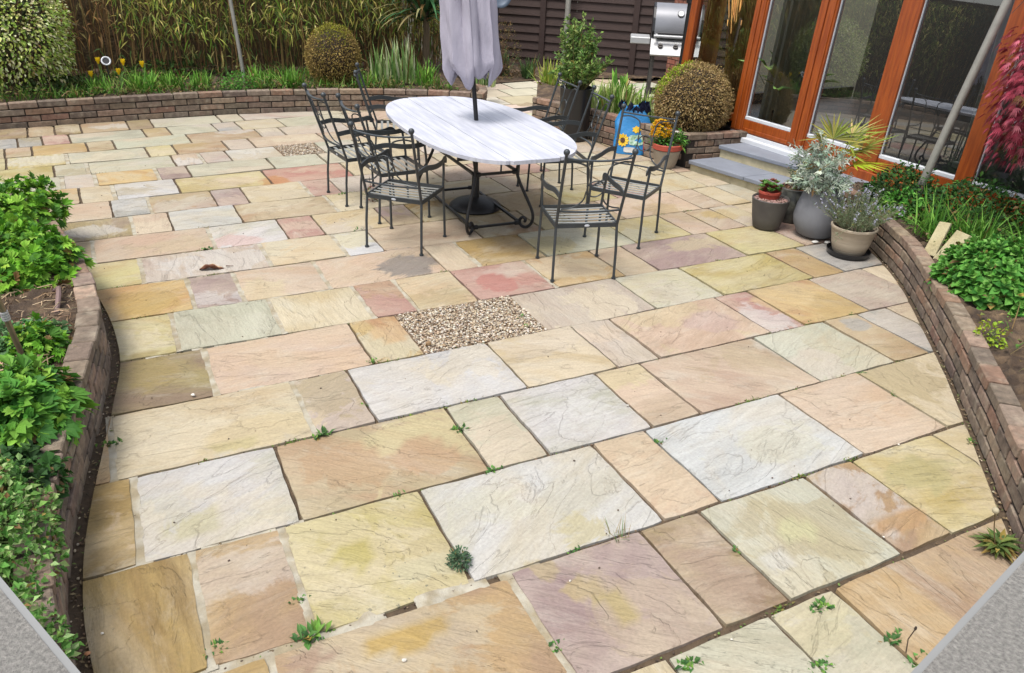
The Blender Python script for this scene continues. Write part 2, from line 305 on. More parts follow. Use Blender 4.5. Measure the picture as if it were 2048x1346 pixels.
def thing(name, label, cat, loc=(0, 0, 0), rz=0, group=None):
    o = bpy.data.objects.new(name, None); C.objects.link(o); o.location = loc; o.rotation_euler = (0, 0, rz); o.empty_display_size = .1
    return tag(o, label, cat, group)
def dup(root, loc, rz, label, group=None):
    r = root.copy(); C.objects.link(r); r.location = loc; r.rotation_euler = (0, 0, rz); r['label'] = label
    if group: r['group'] = group
    for ch in list(root.children):
        c = ch.copy(); C.objects.link(c); c.parent = r
        for g in list(ch.children):
            d = g.copy(); C.objects.link(d); d.parent = c
    return r
def jit(c, a=.12, h=.06):
    k = 1 + random.uniform(-a, a); return tuple(max(.001, x * k * (1 + random.uniform(-h, h))) for x in c)
def rdir(zmin=-1, zmax=1):
    z = random.uniform(zmin, zmax); a = random.uniform(0, 2 * math.pi); r = math.sqrt(max(0, 1 - z * z)); return np.array([r * math.cos(a), r * math.sin(a), z])
def catmull(pts, n=8):
    P = [np.array(p, float) for p in pts]; P = [2 * P[0] - P[1]] + P + [2 * P[-1] - P[-2]]; out = []
    for i in range(1, len(P) - 2):
        for j in range(n):
            t = j / n; a, b, c, d = P[i - 1:i + 3]
            out.append(.5 * (2 * b + (c - a) * t + (2 * a - 5 * b + 4 * c - d) * t * t + (3 * b - a - 3 * c + d) * t ** 3))
    out.append(P[-2]); return np.array(out)
# ================================================================== SETTING: ground, patio, path
g = MB(); g.add([(-40, -12, -.09), (50, -12, -.09), (50, 60, -.09), (-40, 60, -.09)], [(0, 1, 2, 3)]); tag(g.obj('ground', 'ground'), kind='structure')
LW = np.array([(-3.2, 9.6), (-2.1, 8.6), (-1.4, 7.9), (-.98, 7.3), (-.72, 6.8), (-.54, 6.2), (-.42, 5.65), (-.33, 5.15), (-.29, 4.75), (-.285, 4.4), (-.33, 4.0), (-.385, 3.6), (-.44, 3.2), (-.475, 2.85), (-.48, 2.5), (-.45, 2.2), (-.38, 1.7), (-.24, 1.2), (-.05, .8)])
RW = np.array([(6.05, 5.05), (5.86, 4.6), (5.57, 4.08), (5.34, 3.7), (5.05, 3.32), (4.66, 2.86), (4.31, 2.45), (4.05, 2.17), (3.83, 1.93), (3.60, 1.69), (3.42, 1.5), (3.26, 1.33), (3.0, 1.07), (2.75, .85)])
BW = np.array([(-3.3, 10.25), (-2.0, 10.72), (-1.1, 10.86), (0, 10.97), (1.2, 11.04), (2.0, 10.99), (2.8, 10.86), (3.5, 10.68), (4.1, 10.42), (4.62, 10.12)])
LC = catmull(LW, 8); RC = catmull(RW, 8); BC = catmull(BW, 8)
def xmin(y): return np.interp(y, LC[::-1, 1], LC[::-1, 0]) + .05
def xmax(y):
    a = np.interp(y, RC[::-1, 1], RC[::-1, 0]) - .05
    b = np.interp(y, [4.9, 5.0, 5.6, 6.5, 6.85, 6.93, 7.5, 8.4, 9.3, 9.4, 12], [6.05, 6.02, 5.89, 5.72, 5.66, 5.63, 5.50, 5.30, 4.93, 9, 9])
    return a if y < 4.95 else b
def ymax(x): return np.interp(x, BC[:, 0], BC[:, 1]) - .02 if x < 4.7 else 30
PAL = {'w': ((226, 223, 218), (214, 210, 192)), 'W': ((230, 229, 228), (222, 219, 214)), 'c': ((230, 214, 180), (222, 198, 152)), 'y': ((224, 210, 152), (206, 182, 108)), 'Y': ((216, 200, 134), (204, 186, 118)), 'o': ((224, 190, 132), (206, 158, 112)),
       'p': ((226, 202, 174), (214, 184, 156)), 'P': ((228, 196, 164), (226, 202, 176)), 'r': ((212, 172, 154), (200, 152, 138)), 'R': ((208, 142, 126), (212, 152, 138)), 'm': ((194, 172, 160), (178, 150, 144)), 'g': ((216, 212, 186), (204, 200, 172)), 'G': ((214, 212, 188), (220, 212, 176)),
       'b': ((192, 162, 100), (176, 144, 84)), 't': ((206, 184, 144), (194, 160, 122)), 'k': ((192, 190, 182), (170, 170, 166)), 'x': ((204, 172, 122), (190, 154, 124)), 'O': ((226, 190, 124), (212, 166, 106)), 'q': ((218, 204, 188), (206, 184, 168)), 'n': ((180, 160, 108), (166, 138, 114))}
Jn = [[(1294, 1346), (1467, 1280), (1648, 1200), (1824, 1117), (1950, 1070)],
 [(429, 1332), (601, 1280), (850, 1199), (1144, 1101), (1325, 1041), (1500, 990), (1728, 905), (1871, 861)],
 [(176, 1152), (286, 1119), (564, 1055), (598, 1045), (800, 991), (970, 945.6), (1098, 908), (1302, 852.6), (1500, 804), (1646, 762), (1792, 721), (1870, 699)],
 [(198, 963), (273, 950), (548, 889), (629, 871), (760, 844), (887, 816), (997, 789), (1130, 757), (1240, 735), (1327, 714), (1550, 665), (1707, 626), (1812, 602)],
 [(232, 825), (422, 787), (587, 761), (667, 742), (767, 722), (850, 706), (975, 687), (1097, 659), (1222, 640), (1320, 616), (1455, 590), (1630, 554), (1687, 541), (1762, 526)],
 [(250, 720), (362, 700), (565, 666), (662, 650), (754, 635), (835, 621), (957, 600), (1115, 576), (1227, 561), (1355, 537), (1497, 507), (1605, 489)],
 [(232, 640), (382, 616), (487, 600), (660, 576), (785, 561), (897, 544), (962, 531), (1050, 522), (1180, 501), (1277, 485), (1387, 467), (1507, 447)],
 [(200, 579), (290, 565), (362, 556), (462, 542), (545, 531), (625, 522), (695, 510), (770, 500), (850, 491), (990, 475), (1092, 461), (1257, 436), (1362, 421), (1517, 401)],
 [(172, 530), (275, 516), (432, 494), (512, 486), (575, 476), (652, 467), (785, 451), (842, 444), (920, 436), (982, 429), (1075, 414), (1232, 394), (1335, 384), (1460, 366)],
 [(147, 485), (265, 470), (347, 461), (412, 452), (512, 444), (622, 427), (680, 421), (812, 407), (967, 390), (1022, 382), (1175, 365), (1275, 354), (1352, 345)],
 [(120, 446), (222, 435), (302, 426), (432, 412), (512, 405), (620, 392), (680, 386)],
 [(87, 414), (160, 406), (225, 399), (295, 392), (360, 385), (422, 380), (512, 372), (600, 361), (660, 356), (702, 350)],
 [(75, 382), (122, 378), (190, 372), (312, 360), (352, 357), (512, 342), (547, 336), (655, 327)],
 [(60, 358), (107, 354), (172, 347), (310, 336), (377, 330), (512, 319), (562, 311), (635, 307)],
 [(0, 338), (130, 328), (172, 325), (295, 314), (342, 310), (400, 305), (455, 300), (512, 295), (552, 290), (630, 284)],
 [(0, 316), (62, 311), (132, 307), (172, 302), (230, 298), (292, 292), (347, 289), (445, 282), (495, 274), (630, 265)],
 [(0, 297), (32, 295), (140, 286), (175, 284), (227, 280), (287, 274), (375, 267), (475, 260), (557, 254), (640, 247)],
 [(0, 277), (52, 275), (160, 267), (257, 260), (306, 256), (437, 245), (475, 242), (552, 235)],
 [(0, 256), (250, 238), (512, 220), (755, 214)]]
def desat(c, a=.07):
    l_ = .35 * c[0] + .5 * c[1] + .15 * c[2]; return tuple(min(246, v + a * (l_ - v) + 3) for v in c)
PAL = {k: (desat(v[0]), desat(v[1])) for k, v in PAL.items()}
JL = []
for pts in Jn:
    q = np.array([G(*p) for p in pts]); k, c = np.polyfit(q[:, 0], q[:, 1], 1); JL.append((k, c))
JL[0] = (JL[1][0], JL[1][1] - .60)
JL.insert(0, (JL[0][0], JL[0][1] - .61)); JL.insert(0, (JL[0][0], JL[0][1] - .61))
# rows, nearest first: (joints as photo points, 'w' marks a wide pale one) and slab kinds
ROWS = [
 ([(700, 1700, ''), (1250, 1600, '')], 'tcxg'),
 ([(700, 1420, ''), (1350, 1335, ''), (1610, 1302, ''), (1757, 1258, ''), (2320, 1130, '')], 'bcggxc'),
 ([(540, 1328, 'w'), (1085, 1258, 'w'), (1378, 1170, ''), (1502, 1122, ''), (1737, 1051, ''), (1810, 997, '')], 'bxmnGxy'),
 ([(400, 1217, 'w'), (590, 1150, 'w'), (892, 1072, ''), (1260, 967, ''), (1370, 934, ''), (1645, 847, ''), (1806, 799, '')], 'bxYwPWPc'),
 ([(271, 1043, 'w'), (577, 969, ''), (936, 877, ''), (1048, 848, ''), (1251, 802, ''), (1345, 779, ''), (1580, 721, ''), (1719, 682, ''), (1786, 665, '')], 'bwtgwppGtk'),
 ([(222, 920, 'w'), (607, 820, 'w'), (725, 793, ''), (1015, 730, ''), (1191, 694, ''), (1273, 678, ''), (1490, 632, ''), (1552, 615, ''), (1679, 589, '')], 'ocqWcqprom'),
 ([(417, 740, 'w'), (721, 684, ''), (820, 668, ''), (1058, 627, ''), (1275, 590, ''), (1405, 563, ''), (1581, 530, ''), (1637, 517, '')], 'nPo_qGyxk'),
 ([(347, 661, 'w'), (550, 631, 'w'), (726, 605, 'w'), (811, 591, 'w'), (929, 571, ''), (1085, 552, 'w'), (1218, 528, ''), (1282, 516, ''), (1454, 488, ''), (1579, 475, '')], 'ygcrcroPmyr'),
 ([(380, 586, 'w'), (475, 571, 'w'), (642, 550, 'w'), (873, 520, ''), (938, 512, 'w'), (1068, 492, ''), (1250, 470, ''), (1350, 449, ''), (1403, 440, '')], 'OmpPpbgyPt'),
 ([(282, 541, 'w'), (530, 509, 'w'), (678, 490, 'w'), (752, 481, ''), (945, 457, ''), (1070, 446, ''), (1140, 437, ''), (1222, 420, ''), (1371, 400, ''), (1420, 393, '')], 'yqcWptttPpc'),
 ([(185, 505, 'w'), (421, 475, 'w'), (565, 457, ''), (637, 449, ''), (768, 435, ''), (828, 426, ''), (1000, 408, ''), (1101, 390, ''), (1205, 378, ''), (1270, 370, ''), (1385, 358, '')], 'tPwrcmbtyrcc'),
 ([(264, 452, 'w'), (341, 443, ''), (476, 426, ''), (663, 407, 'w'), (775, 398, ''), (860, 390, ''), (1007, 371, ''), (1090, 362, ''), (1180, 350, ''), (1283, 337, '')], 'npwtcccpcccpy'),
 ([(223, 417, ''), (297, 410, 'w'), (428, 397, ''), (491, 391, ''), (611, 377, 'w'), (671, 371, ''), (800, 362, ''), (880, 352, ''), (960, 345, ''), (1075, 327, ''), (1140, 318, ''), (1200, 311, '')], 'Pktmcrqcprccp'),
 ([(91, 398, ''), (159, 390, ''), (226, 385, 'w'), (355, 372, ''), (534, 354, ''), (694, 338, ''), (790, 332, ''), (880, 322, ''), (985, 312, ''), (1080, 300, '')], 'cOcWyRcpccp'),
 ([(123, 366, 'w'), (189, 360, 'w'), (313, 348, 'w'), (377, 341, ''), (542, 327, ''), (645, 317, ''), (740, 312, ''), (840, 300, ''), (950, 290, '')], 'gqOmgggcpc'),
 ([(108, 343, ''), (173, 336, 'w'), (346, 320, ''), (400, 315, 'w'), (456, 310, ''), (557, 300, ''), (638, 294, ''), (720, 290, ''), (850, 280, '')], 'ygGpqw_gcc'),
 ([(12, 327, ''), (132, 317, 'w'), (294, 303, ''), (348, 297, ''), (451, 290, ''), (502, 284, ''), (641, 272, ''), (760, 262, '')], 'yyGytqppc'),
 ([(9, 306, ''), (64, 304, ''), (174, 293, ''), (228, 289, ''), (376, 275, ''), (515, 264, ''), (561, 259, ''), (690, 250, '')], 'ttOtGtqqp'),
 ([(35, 286, ''), (84, 281, ''), (140, 279, ''), (288, 265, ''), (337, 260, ''), (428, 253, ''), (476, 250, ''), (560, 243, ''), (700, 236, '')], 'kkrgtgkcgp'),
 ([(55, 266, ''), (109, 261, ''), (162, 258, ''), (256, 251, ''), (305, 249, ''), (437, 236, ''), (481, 232, ''), (640, 226, '')], 'ntntnggqg')]
pv, pf, pc1, pc2, pspk, puv = [], [], [], [], [], []
pst, psa = [], []
# stains seen on single slabs: photo point, half sizes in photo pixels, colour, strength
BLOT = [(1262, 1228, 44, 30, (194, 176, 116), .9), (1222, 1196, 34, 24, (196, 178, 118), .9), (1165, 1178, 40, 18, (196, 176, 124), .8), (1085, 1140, 40, 16, (196, 178, 130), .7), (1150, 1058, 60, 34, (208, 196, 150), .8), (820, 524, 62, 22, (132, 130, 128), .85), (990, 562, 36, 20, (202, 134, 124), .8), (1060, 556, 26, 14, (206, 150, 138), .6),
 (850, 1130, 70, 24, (214, 206, 172), .8), (700, 1110, 60, 40, (196, 184, 104), .6), (300, 735, 48, 36, (176, 156, 100), .8), (395, 1050, 80, 36, (208, 200, 158), .8), (440, 940, 60, 22, (224, 222, 220), .7), (800, 1275, 120, 40, (204, 174, 92), .75), (620, 1320, 60, 24, (170, 142, 130), .6),
 (548, 362, 26, 9, (206, 150, 92), .8), (1600, 1060, 60, 40, (210, 206, 152), .7), (1560, 1120, 40, 30, (224, 222, 216), .6), (1712, 650, 30, 14, (184, 184, 180), .8), (1560, 690, 60, 26, (224, 224, 208), .5), (1850, 950, 70, 40, (186, 180, 130), .6), (1800, 1040, 60, 20, (206, 166, 120), .7), (780, 670, 40, 24, (220, 190, 150), .8),
 (300, 600, 60, 20, (196, 164, 92), .6), (520, 860, 120, 24, (226, 206, 160), .6), (480, 880, 60, 16, (204, 190, 130), .7), (1100, 490, 50, 16, (202, 186, 132), .7), (690, 930, 80, 40, (196, 160, 120), .6), (850, 900, 60, 40, (206, 168, 130), .6), (1420, 640, 60, 20, (206, 180, 172), .6), (1570, 600, 60, 22, (226, 200, 150), .7), (470, 480, 50, 10, (222, 178, 164), .6), (300, 480, 50, 10, (216, 184, 160), .6), (1450, 430, 40, 10, (206, 182, 120), .7)]
BW_ = []
for (bx_, by_, hw_, hh_, c_, s_) in BLOT:
    q0 = G(bx_, by_); BW_.append((q0, max(.05, abs(G(bx_ + hw_, by_)[0] - q0[0])), max(.05, abs(G(bx_, by_ - hh_)[1] - q0[1])), S(*c_, 2.0), s_ * .85))
mort = MB()
GR = []
def lineY(L, x): return L[0] * x + L[1]
for ri, (js, kinds) in enumerate(ROWS):
    lo, hi = JL[ri], JL[ri + 1]; slope = .5 * (lo[0] + hi[0])
    X = [(-2.6, .6, '')]
    for (px, py, wd) in js:
        q = G(px, py); X.append((q[0], q[1], wd))
    xs_end = X[-1][0]
    kinds = list(kinds)
    while X[-1][0] < 6.0: X.append((X[-1][0] + random.choice((.9, .6, .58, .3)), X[-1][1], '')); kinds.append(random.choice('ccpgyqt'))
    for j in range(len(X) - 1):
        k = kinds[j] if j < len(kinds) else 'c'
        (xa, ya, wa), (xb, yb, wb) = X[j], X[j + 1]
        ga = .020 if wa else .008; gb = .009 if wb else .008
        if ri < 4: ga *= .9
        if ri > 12: ga *= 1.45; gb *= 1.45
        dk = -slope
        def corner(x0, y0, L, s_, gy):
            # along the joint direction (dk,1) through (x0,y0) meet the row line, stepped in by the gap
            t = (L[0] * x0 + L[1] - y0) / (1 - L[0] * dk); return np.array([x0 + dk * t + s_, y0 + t + gy])
        gy = .0065 + (.012 if ri in (1, 2) else 0); gyt = .0065 if ri > 0 else .015
        if ri == 1: gyt = .012
        if ri == 2: gyt = .026 if xb < 1.3 else .012
        if ri == 3 and xb < 1.5: gy = .012
        A = corner(xa, ya, lo, ga, gy); B = corner(xb, yb, lo, -gb, gy); D = corner(xa, ya, hi, ga, -gyt); E_ = corner(xb, yb, hi, -gb, -gyt)
        if k == '_': GR.append((A, B, D, E_)); continue
        wlen = np.linalg.norm(B - A)
        if wlen < .04: continue
        nu = max(4, int(wlen / .045)); nv = 13
        if ri > 8: nu = max(4, int(wlen / .07)); nv = 8
        rot = random.random() * 6.28; off = (random.uniform(0, 60), random.uniform(0, 60)); ang = random.choice((0, .1, -.2, .3, 1.5, .7, -.5)); ca, sa = math.cos(ang), math.sin(ang)
        zt = random.uniform(-.003, .002); tx, ty = random.uniform(-.004, .004), random.uniform(-.004, .004)
        ph = [random.uniform(0, 6.28) for _ in range(8)]; am = [random.uniform(.3, 1) for _ in range(4)]
        base = len(pv); keep = []
        for iv in range(nv + 1):
            v = iv / nv
            for iu in range(nu + 1):
                u = iu / nu
                # chipped outline
                ew = .0028
                eu = ew * (math.sin(9 * v + ph[0]) * am[0] + math.sin(23 * v + ph[1]) * .6); ev = ew * (math.sin(11 * u * wlen + ph[2]) * am[1] + math.sin(29 * u * wlen + ph[3]) * .6)
                P = (A * (1 - u) + B * u) * (1 - v) + (D * (1 - u) + E_ * u) * v
                if iu in (0, nu): P = P + np.array([eu, 0])
                if iv in (0, nv): P = P + np.array([0, ev])
                if (iu in (0, nu)) and (iv in (0, nv)):
                    P = P + np.array([(.003 if iu == 0 else -.003), (.003 if iv == 0 else -.003)])
                x, y = P; out = 0
                xl, xr = xmin(y), xmax(y)
                if x < xl: x = xl; out = 1
                if x > xr: x = xr; out = 2
                ym = ymax(x)
                if y > ym: y = ym; out = 3
                du = min(u, 1 - u) * wlen; dv = min(v, 1 - v) * .6
                z = zt + tx * (u - .5) + ty * (v - .5) + .0022 * (math.sin(5 * x + 3 * y + ph[4]) + math.sin(9 * y - 4 * x + ph[5])) * am[2]
                z -= .0045 * math.exp(-min(du, dv) / .012)
                pv.append((x, y, z)); rx, ry = x - A[0], y - A[1]; puv.append((off[0] + ca * rx - sa * ry, off[1] + sa * rx + ca * ry)); keep.append(out)
        rb = (random.uniform(.1, .9), random.uniform(.1, .9), random.uniform(.15, .45), random.uniform(.12, .3), S(*desat(PAL[random.choice('ccppbwgtqyn')][0]), 2.0), random.uniform(.25, .6))
        for iv in range(nv + 1):
            for iu in range(nu + 1):
                x, y, _ = pv[base + iv * (nu + 1) + iu]; best = (0, rb[4], rb[5]); v0 = 1.0 - .5 * (((iu / nu - rb[0]) * wlen / rb[2]) ** 2 + ((iv / nv - rb[1]) * .6 / rb[3]) ** 2)
                if v0 > 0: best = (v0, rb[4], rb[5])
                for (q0, sx_, sy_, cc, ss) in BW_:
                    dx_, dy_ = (x - q0[0]) / sx_, (y - q0[1]) / sy_
                    if abs(dx_) < 2 and abs(dy_) < 2:
                        v1 = 1.25 - .55 * (dx_ * dx_ + dy_ * dy_)
                        if v1 > best[0] and v1 > 0: best = (v1, cc, ss)
                psa.append(best[0]); pst.append((*best[1], best[2]))
        c1, c2 = PAL[k]; c1 = jit(S(*c1, 2.15), .06, .02); c2 = jit(S(*c2, 2.2), .07, .03)
        sp = {'y': .9, 'g': .5, 'k': .8, 'G': .35, 'Y': .95, 'O': .5}.get(k, .3) * random.uniform(.4, 1)
        q0 = len(pf)
        for iv in range(nv):
            for iu in range(nu):
                a = iv * (nu + 1) + iu; ids = (a, a + 1, a + nu + 2, a + nu + 1)
                os_ = [keep[i] for i in ids]
                if 0 not in os_ and len(set(os_)) == 1:
                    p_ = [np.array(pv[base + i][:2]) for i in ids]
                    if np.linalg.norm(p_[0] - p_[1]) < 1e-5 or np.linalg.norm(p_[0] - p_[3]) < 1e-5: continue
                pf.append(tuple(base + i for i in ids)); pc1.append(c1); pc2.append(c2); pspk.append(sp)
        # edges down into the joint
        ring = [iu for iu in range(nu + 1)] + [i * (nu + 1) + nu for i in range(1, nu + 1 - nu + nv)] + [nv * (nu + 1) + i for i in range(nu - 1, -1, -1)] + [i * (nu + 1) for i in range(nv - 1, 0, -1)]
        b2 = len(pv)
        for i in ring: p_ = pv[base + i]; pv.append((p_[0], p_[1], -.04)); puv.append(puv[base + i]); psa.append(0); pst.append((.3, .3, .3, 0))
        for i in range(len(ring)):
            j2 = (i + 1) % len(ring); a_, b_ = base + ring[i], base + ring[j2]
            if np.linalg.norm(np.array(pv[a_][:2]) - np.array(pv[b_][:2])) < 1e-5: continue
            pf.append((a_, b2 + i, b2 + j2, b_)); pc1.append(c1); pc2.append(c2); pspk.append(sp)
        if wa:   # pale pointing in the wide joint
            a0 = corner(xa, ya, lo, -.014, .0); a1 = corner(xa, ya, lo, .026, .0); a2 = corner(xa, ya, hi, .026, 0); a3 = corner(xa, ya, hi, -.014, 0)
            if a0[0] > xmin(a0[1]) and a2[0] < xmax(a2[1]) and a2[1] < ymax(a2[0]):
                n_ = 9; vs = []
                for i in range(n_ + 1):
                    t = i / n_; l_ = a0 * (1 - t) + a3 * t; r_ = a1 * (1 - t) + a2 * t; zz = -.007 + random.uniform(-.004, .002)
                    vs += [(l_[0], l_[1], zz), (r_[0], r_[1], zz + random.uniform(-.003, .003))]
                mort.add(vs, [(2 * i, 2 * i + 1, 2 * i + 3, 2 * i + 2) for i in range(n_)])
# pale pointing left in some of the long joints
for (li, xa, xb) in [(3, -.2, 1.3), (4, -.36, .42), (6, .3, .9), (5, .5, .7), (7, -.1, .6), (8, 0, 1.2), (9, -.2, .5), (10, .2, 1.4), (12, -.2, 1.2), (3, 1.05, 1.2), (6, 2.3, 2.6)]:
    L = JL[li]; n_ = max(3, int((xb - xa) / .06)); vs = []; wd = .014 if li > 3 else .034
    for i in range(n_ + 1):
        x = xa + (xb - xa) * i / n_; y = lineY(L, x); zz = -.008 + random.uniform(-.006, .002)
        vs += [(x, y - wd, zz), (x, y + wd, zz + random.uniform(-.003, .003))]
    mort.add(vs, [(2 * i, 2 * i + 1, 2 * i + 3, 2 * i + 2) for i in range(n_) if random.random() < .8])
me = bpy.data.meshes.new('patio'); me.from_pydata(pv, [], pf); me.update()
for nm, arr in (('Col', pc1), ('Col2', pc2)):
    a = me.attributes.new(nm, 'FLOAT_COLOR', 'FACE'); a.data.foreach_set('color', np.array([(*c, 1) for c in arr], dtype=np.float32).ravel())
a = me.attributes.new('Spk', 'FLOAT', 'FACE'); a.data.foreach_set('value', np.array(pspk, dtype=np.float32))
a = me.attributes.new('Sa', 'FLOAT', 'POINT'); a.data.foreach_set('value', np.array(psa, dtype=np.float32))
a = me.attributes.new('St', 'FLOAT_COLOR', 'POINT'); a.data.foreach_set('color', np.array(pst, dtype=np.float32).ravel())
uvl = me.uv_layers.new(name='UVMap'); li = np.zeros(len(me.loops), dtype=np.int32); me.loops.foreach_get('vertex_index', li); uvl.data.foreach_set('uv', np.array(puv, dtype=np.float32)[li].ravel())
me.polygons.foreach_set('use_smooth', [True] * len(me.polygons)); me.materials.append(MT['stone']); me.set_sharp_from_angle(angle=math.radians(35))
po = bpy.data.objects.new('patio_paving', me); C.objects.link(po); tag(po, kind='structure')
tag(mort.obj('pointing', 'mortar'), kind='structure')
jb = MB()
n_ = 60; xs = np.linspace(-4, 9.5, n_); ys = np.linspace(-.5, 14, n_)
jb.add([(x, y, -.02 + random.uniform(-.004, .004)) for y in ys for x in xs], [(i * n_ + j, i * n_ + j + 1, (i + 1) * n_ + j + 1, (i + 1) * n_ + j) for i in range(n_ - 1) for j in range(n_ - 1)])
tag(jb.obj('joint_bed', 'joint'), kind='structure')
# path behind the planter and under the barbecue
pth = MB(); pu = []
def pslab(a, b, c, d, col, z=.0):
    vs = []
    for p in (a, b, c, d): vs.append((p[0], p[1], z))
    pth.add(vs + [(p[0], p[1], -.05) for p in (a, b, c, d)], [(0, 1, 2, 3), (0, 4, 5, 1), (1, 5, 6, 2), (2, 6, 7, 3), (3, 7, 4, 0)], col)
for i in range(6):
    for j in range(7):
        x0 = 4.75 + i * .62 + (.3 if j % 2 else 0); y0 = 9.45 + j * .60
        pslab((x0, y0), (x0 + .59, y0), (x0 + .59, y0 + .57), (x0, y0 + .57), jit(S(*random.choice(((214, 206, 182), (206, 198, 178), (218, 206, 190), (204, 190, 160)))), .05), random.uniform(-.004, .003))
tag(pth.obj('path', mat('path stone', attr=True, rough=.7, var=.12, vs=6, bump=.004, bs=30)), kind='structure')
# ------------------------------------------------------------------ gravel squares left in the paving
ico = None
def icosa():
    t = (1 + 5 ** .5) / 2
    v = np.array([(-1, t, 0), (1, t, 0), (-1, -t, 0), (1, -t, 0), (0, -1, t), (0, 1, t), (0, -1, -t), (0, 1, -t), (t, 0, -1), (t, 0, 1), (-t, 0, -1), (-t, 0, 1)]) / math.sqrt(1 + t * t)
    f = [(0, 11, 5), (0, 5, 1), (0, 1, 7), (0, 7, 10), (0, 10, 11), (1, 5, 9), (5, 11, 4), (11, 10, 2), (10, 7, 6), (7, 1, 8), (3, 9, 4), (3, 4, 2), (3, 2, 6), (3, 6, 8), (3, 8, 9), (4, 9, 5), (2, 4, 11), (6, 2, 10), (8, 6, 7), (9, 8, 1)]
    return v, f
IV, IF = icosa()
def pebble(mb, p, r, col, sq=.7):
    a = random.uniform(0, 6.28); s3 = np.array([random.uniform(.75, 1.3), random.uniform(.7, 1.05), sq * random.uniform(.7, 1.1)]) * r
    v = IV * s3 * (1 + rng.uniform(-.12, .12, (12, 1))); ca, sa = math.cos(a), math.sin(a)
    t = random.uniform(-.5, .5); v = v @ np.array([[ca, sa, 0], [-sa, ca, 0], [0, 0, 1]]).T; v = v @ np.array([[1, 0, 0], [0, math.cos(t), math.sin(t)], [0, -math.sin(t), math.cos(t)]])
    mb.add(v + np.array(p), IF, col)
GC = [(206, 192, 168), (194, 174, 144), (222, 212, 194), (172, 146, 116), (186, 174, 156), (150, 128, 106), (228, 220, 206), (166, 154, 138), (198, 176, 148), (130, 112, 94)]
for gi, (A, B, D, E_) in enumerate(GR):
    mb = MB(); n_ = 5600 if gi == 0 else 1800
    mb.add([(*(A + (-.02, -.02)), -.012), (*(B + (.02, -.02)), -.012), (*(E_ + (.02, .02)), -.012), (*(D + (-.02, .02)), -.012)], [(0, 1, 2, 3)], S(120, 98, 74))
    for i in range(n_):
        u, v = random.uniform(-.01, 1.01), random.uniform(-.01, 1.01); P = (A * (1 - u) + B * u) * (1 - v) + (D * (1 - u) + E_ * u) * v
        pebble(mb, (P[0], P[1], random.uniform(-.012, .003)), random.uniform(.004, .0095), jit(S(*random.choice(GC)), .12, .03))
    tag(mb.obj('gravel_patch', 'gravel', smooth=True), 'small square of buff gravel set in the paving' + (' in front of the chairs' if gi == 0 else ' near the back wall'), 'gravel', 'gravel squares in the paving', 'stuff')
# ------------------------------------------------------------------ brick walls
def bcol(): return jit(S(*random.choice(((132, 114, 98), (142, 122, 104), (120, 104, 90), (148, 128, 110), (112, 98, 86), (134, 118, 104), (138, 110, 92)))), .12, .04)
def resample(curve):
    d = np.r_[0, np.cumsum(np.linalg.norm(np.diff(curve, axis=0), axis=1))]; return d
def wall(name, label, curve, inward, courses, z0=-.02, depth=.10, cap=.115, cat='garden wall', tone=1.0, L=.213, j=.013, hgt=.063):
    """curve = front face; inward = +1 if the bed lies to the left of the run direction"""
    d = resample(curve); tot = d[-1]
    def at(s): return np.array([np.interp(s, d, curve[:, 0]), np.interp(s, d, curve[:, 1])])
    root = thing(name, label, cat, (*curve[len(curve) // 2], 0)); off = np.array([*curve[len(curve) // 2], 0])
    br = MB(); cp = MB(); mo = MB()
    for c in range(courses):
        top = c == courses - 1; z = z0 + c * (hgt + j); s = -(L + j) * (.5 if c % 2 else 0); mb = cp if top else br
        while s < tot - .04:
            s0, s1 = max(0, s), min(tot, s + L)
            if s1 - s0 > .05:
                a, b = at(s0), at(s1); t = (b - a) / np.linalg.norm(b - a); n = np.array([-t[1], t[0]]) * inward
                dp = cap if top else depth; o_ = random.uniform(-.005, .005) - (.004 if top else 0)
                Mx = Matrix(((t[0], n[0], 0, a[0] + n[0] * o_ - off[0]), (t[1], n[1], 0, a[1] + n[1] * o_ - off[1]), (0, 0, 1, z + random.uniform(-.002, .002)), (0, 0, 0, 1)))
                k = bcol(); k = tuple(x * tone for x in k)
                mb.box((0, 0, 0), (s1 - s0, dp, hgt + random.uniform(-.002, .004)), k, Mx, .006 if top else .004)
            s += L + j
    ins = .009; n_ = len(curve); ztop = z0 + courses * (hgt + j) - j - .012; vs = []
    T = np.gradient(curve, axis=0); T /= np.linalg.norm(T, axis=1)[:, None]; NN = np.c_[-T[:, 1], T[:, 0]] * inward
    for i in range(n_):
        f_ = curve[i] + NN[i] * ins; b_ = curve[i] + NN[i] * (depth - .008)
        vs += [(f_[0] - off[0], f_[1] - off[1], -.05), (f_[0] - off[0], f_[1] - off[1], ztop), (b_[0] - off[0], b_[1] - off[1], ztop), (b_[0] - off[0], b_[1] - off[1], -.05)]
    mo.add(vs, [(4 * i + q, 4 * i + (q + 1) % 4, 4 * (i + 1) + (q + 1) % 4, 4 * (i + 1) + q) for i in range(n_ - 1) for q in range(4)] + [(0, 1, 2, 3), tuple(4 * (n_ - 1) + q for q in (3, 2, 1, 0))])
    br.obj('brick_courses', 'brick', root); cp.obj('coping', 'brick', root); mo.obj('mortar', 'brickmortar', root)
    return root
wall('retaining_wall', 'curved low brown brick wall holding the leafy bed on the left edge of the patio', LC[::-1], 1, 5, z0=-.03, hgt=.057, j=.015, tone=1.2, L=.185)
wall('retaining_wall', 'curved low brown brick wall below the red maple bed on the right edge of the patio', RC, 1, 4, z0=-.01, cap=.105, tone=1.12, j=.015, hgt=.061, L=.20)
wall('retaining_wall', 'long low brick wall in front of the bamboo hedge at the back of the patio', BC, 1, 4, z0=-.01, tone=1.08, L=.29)
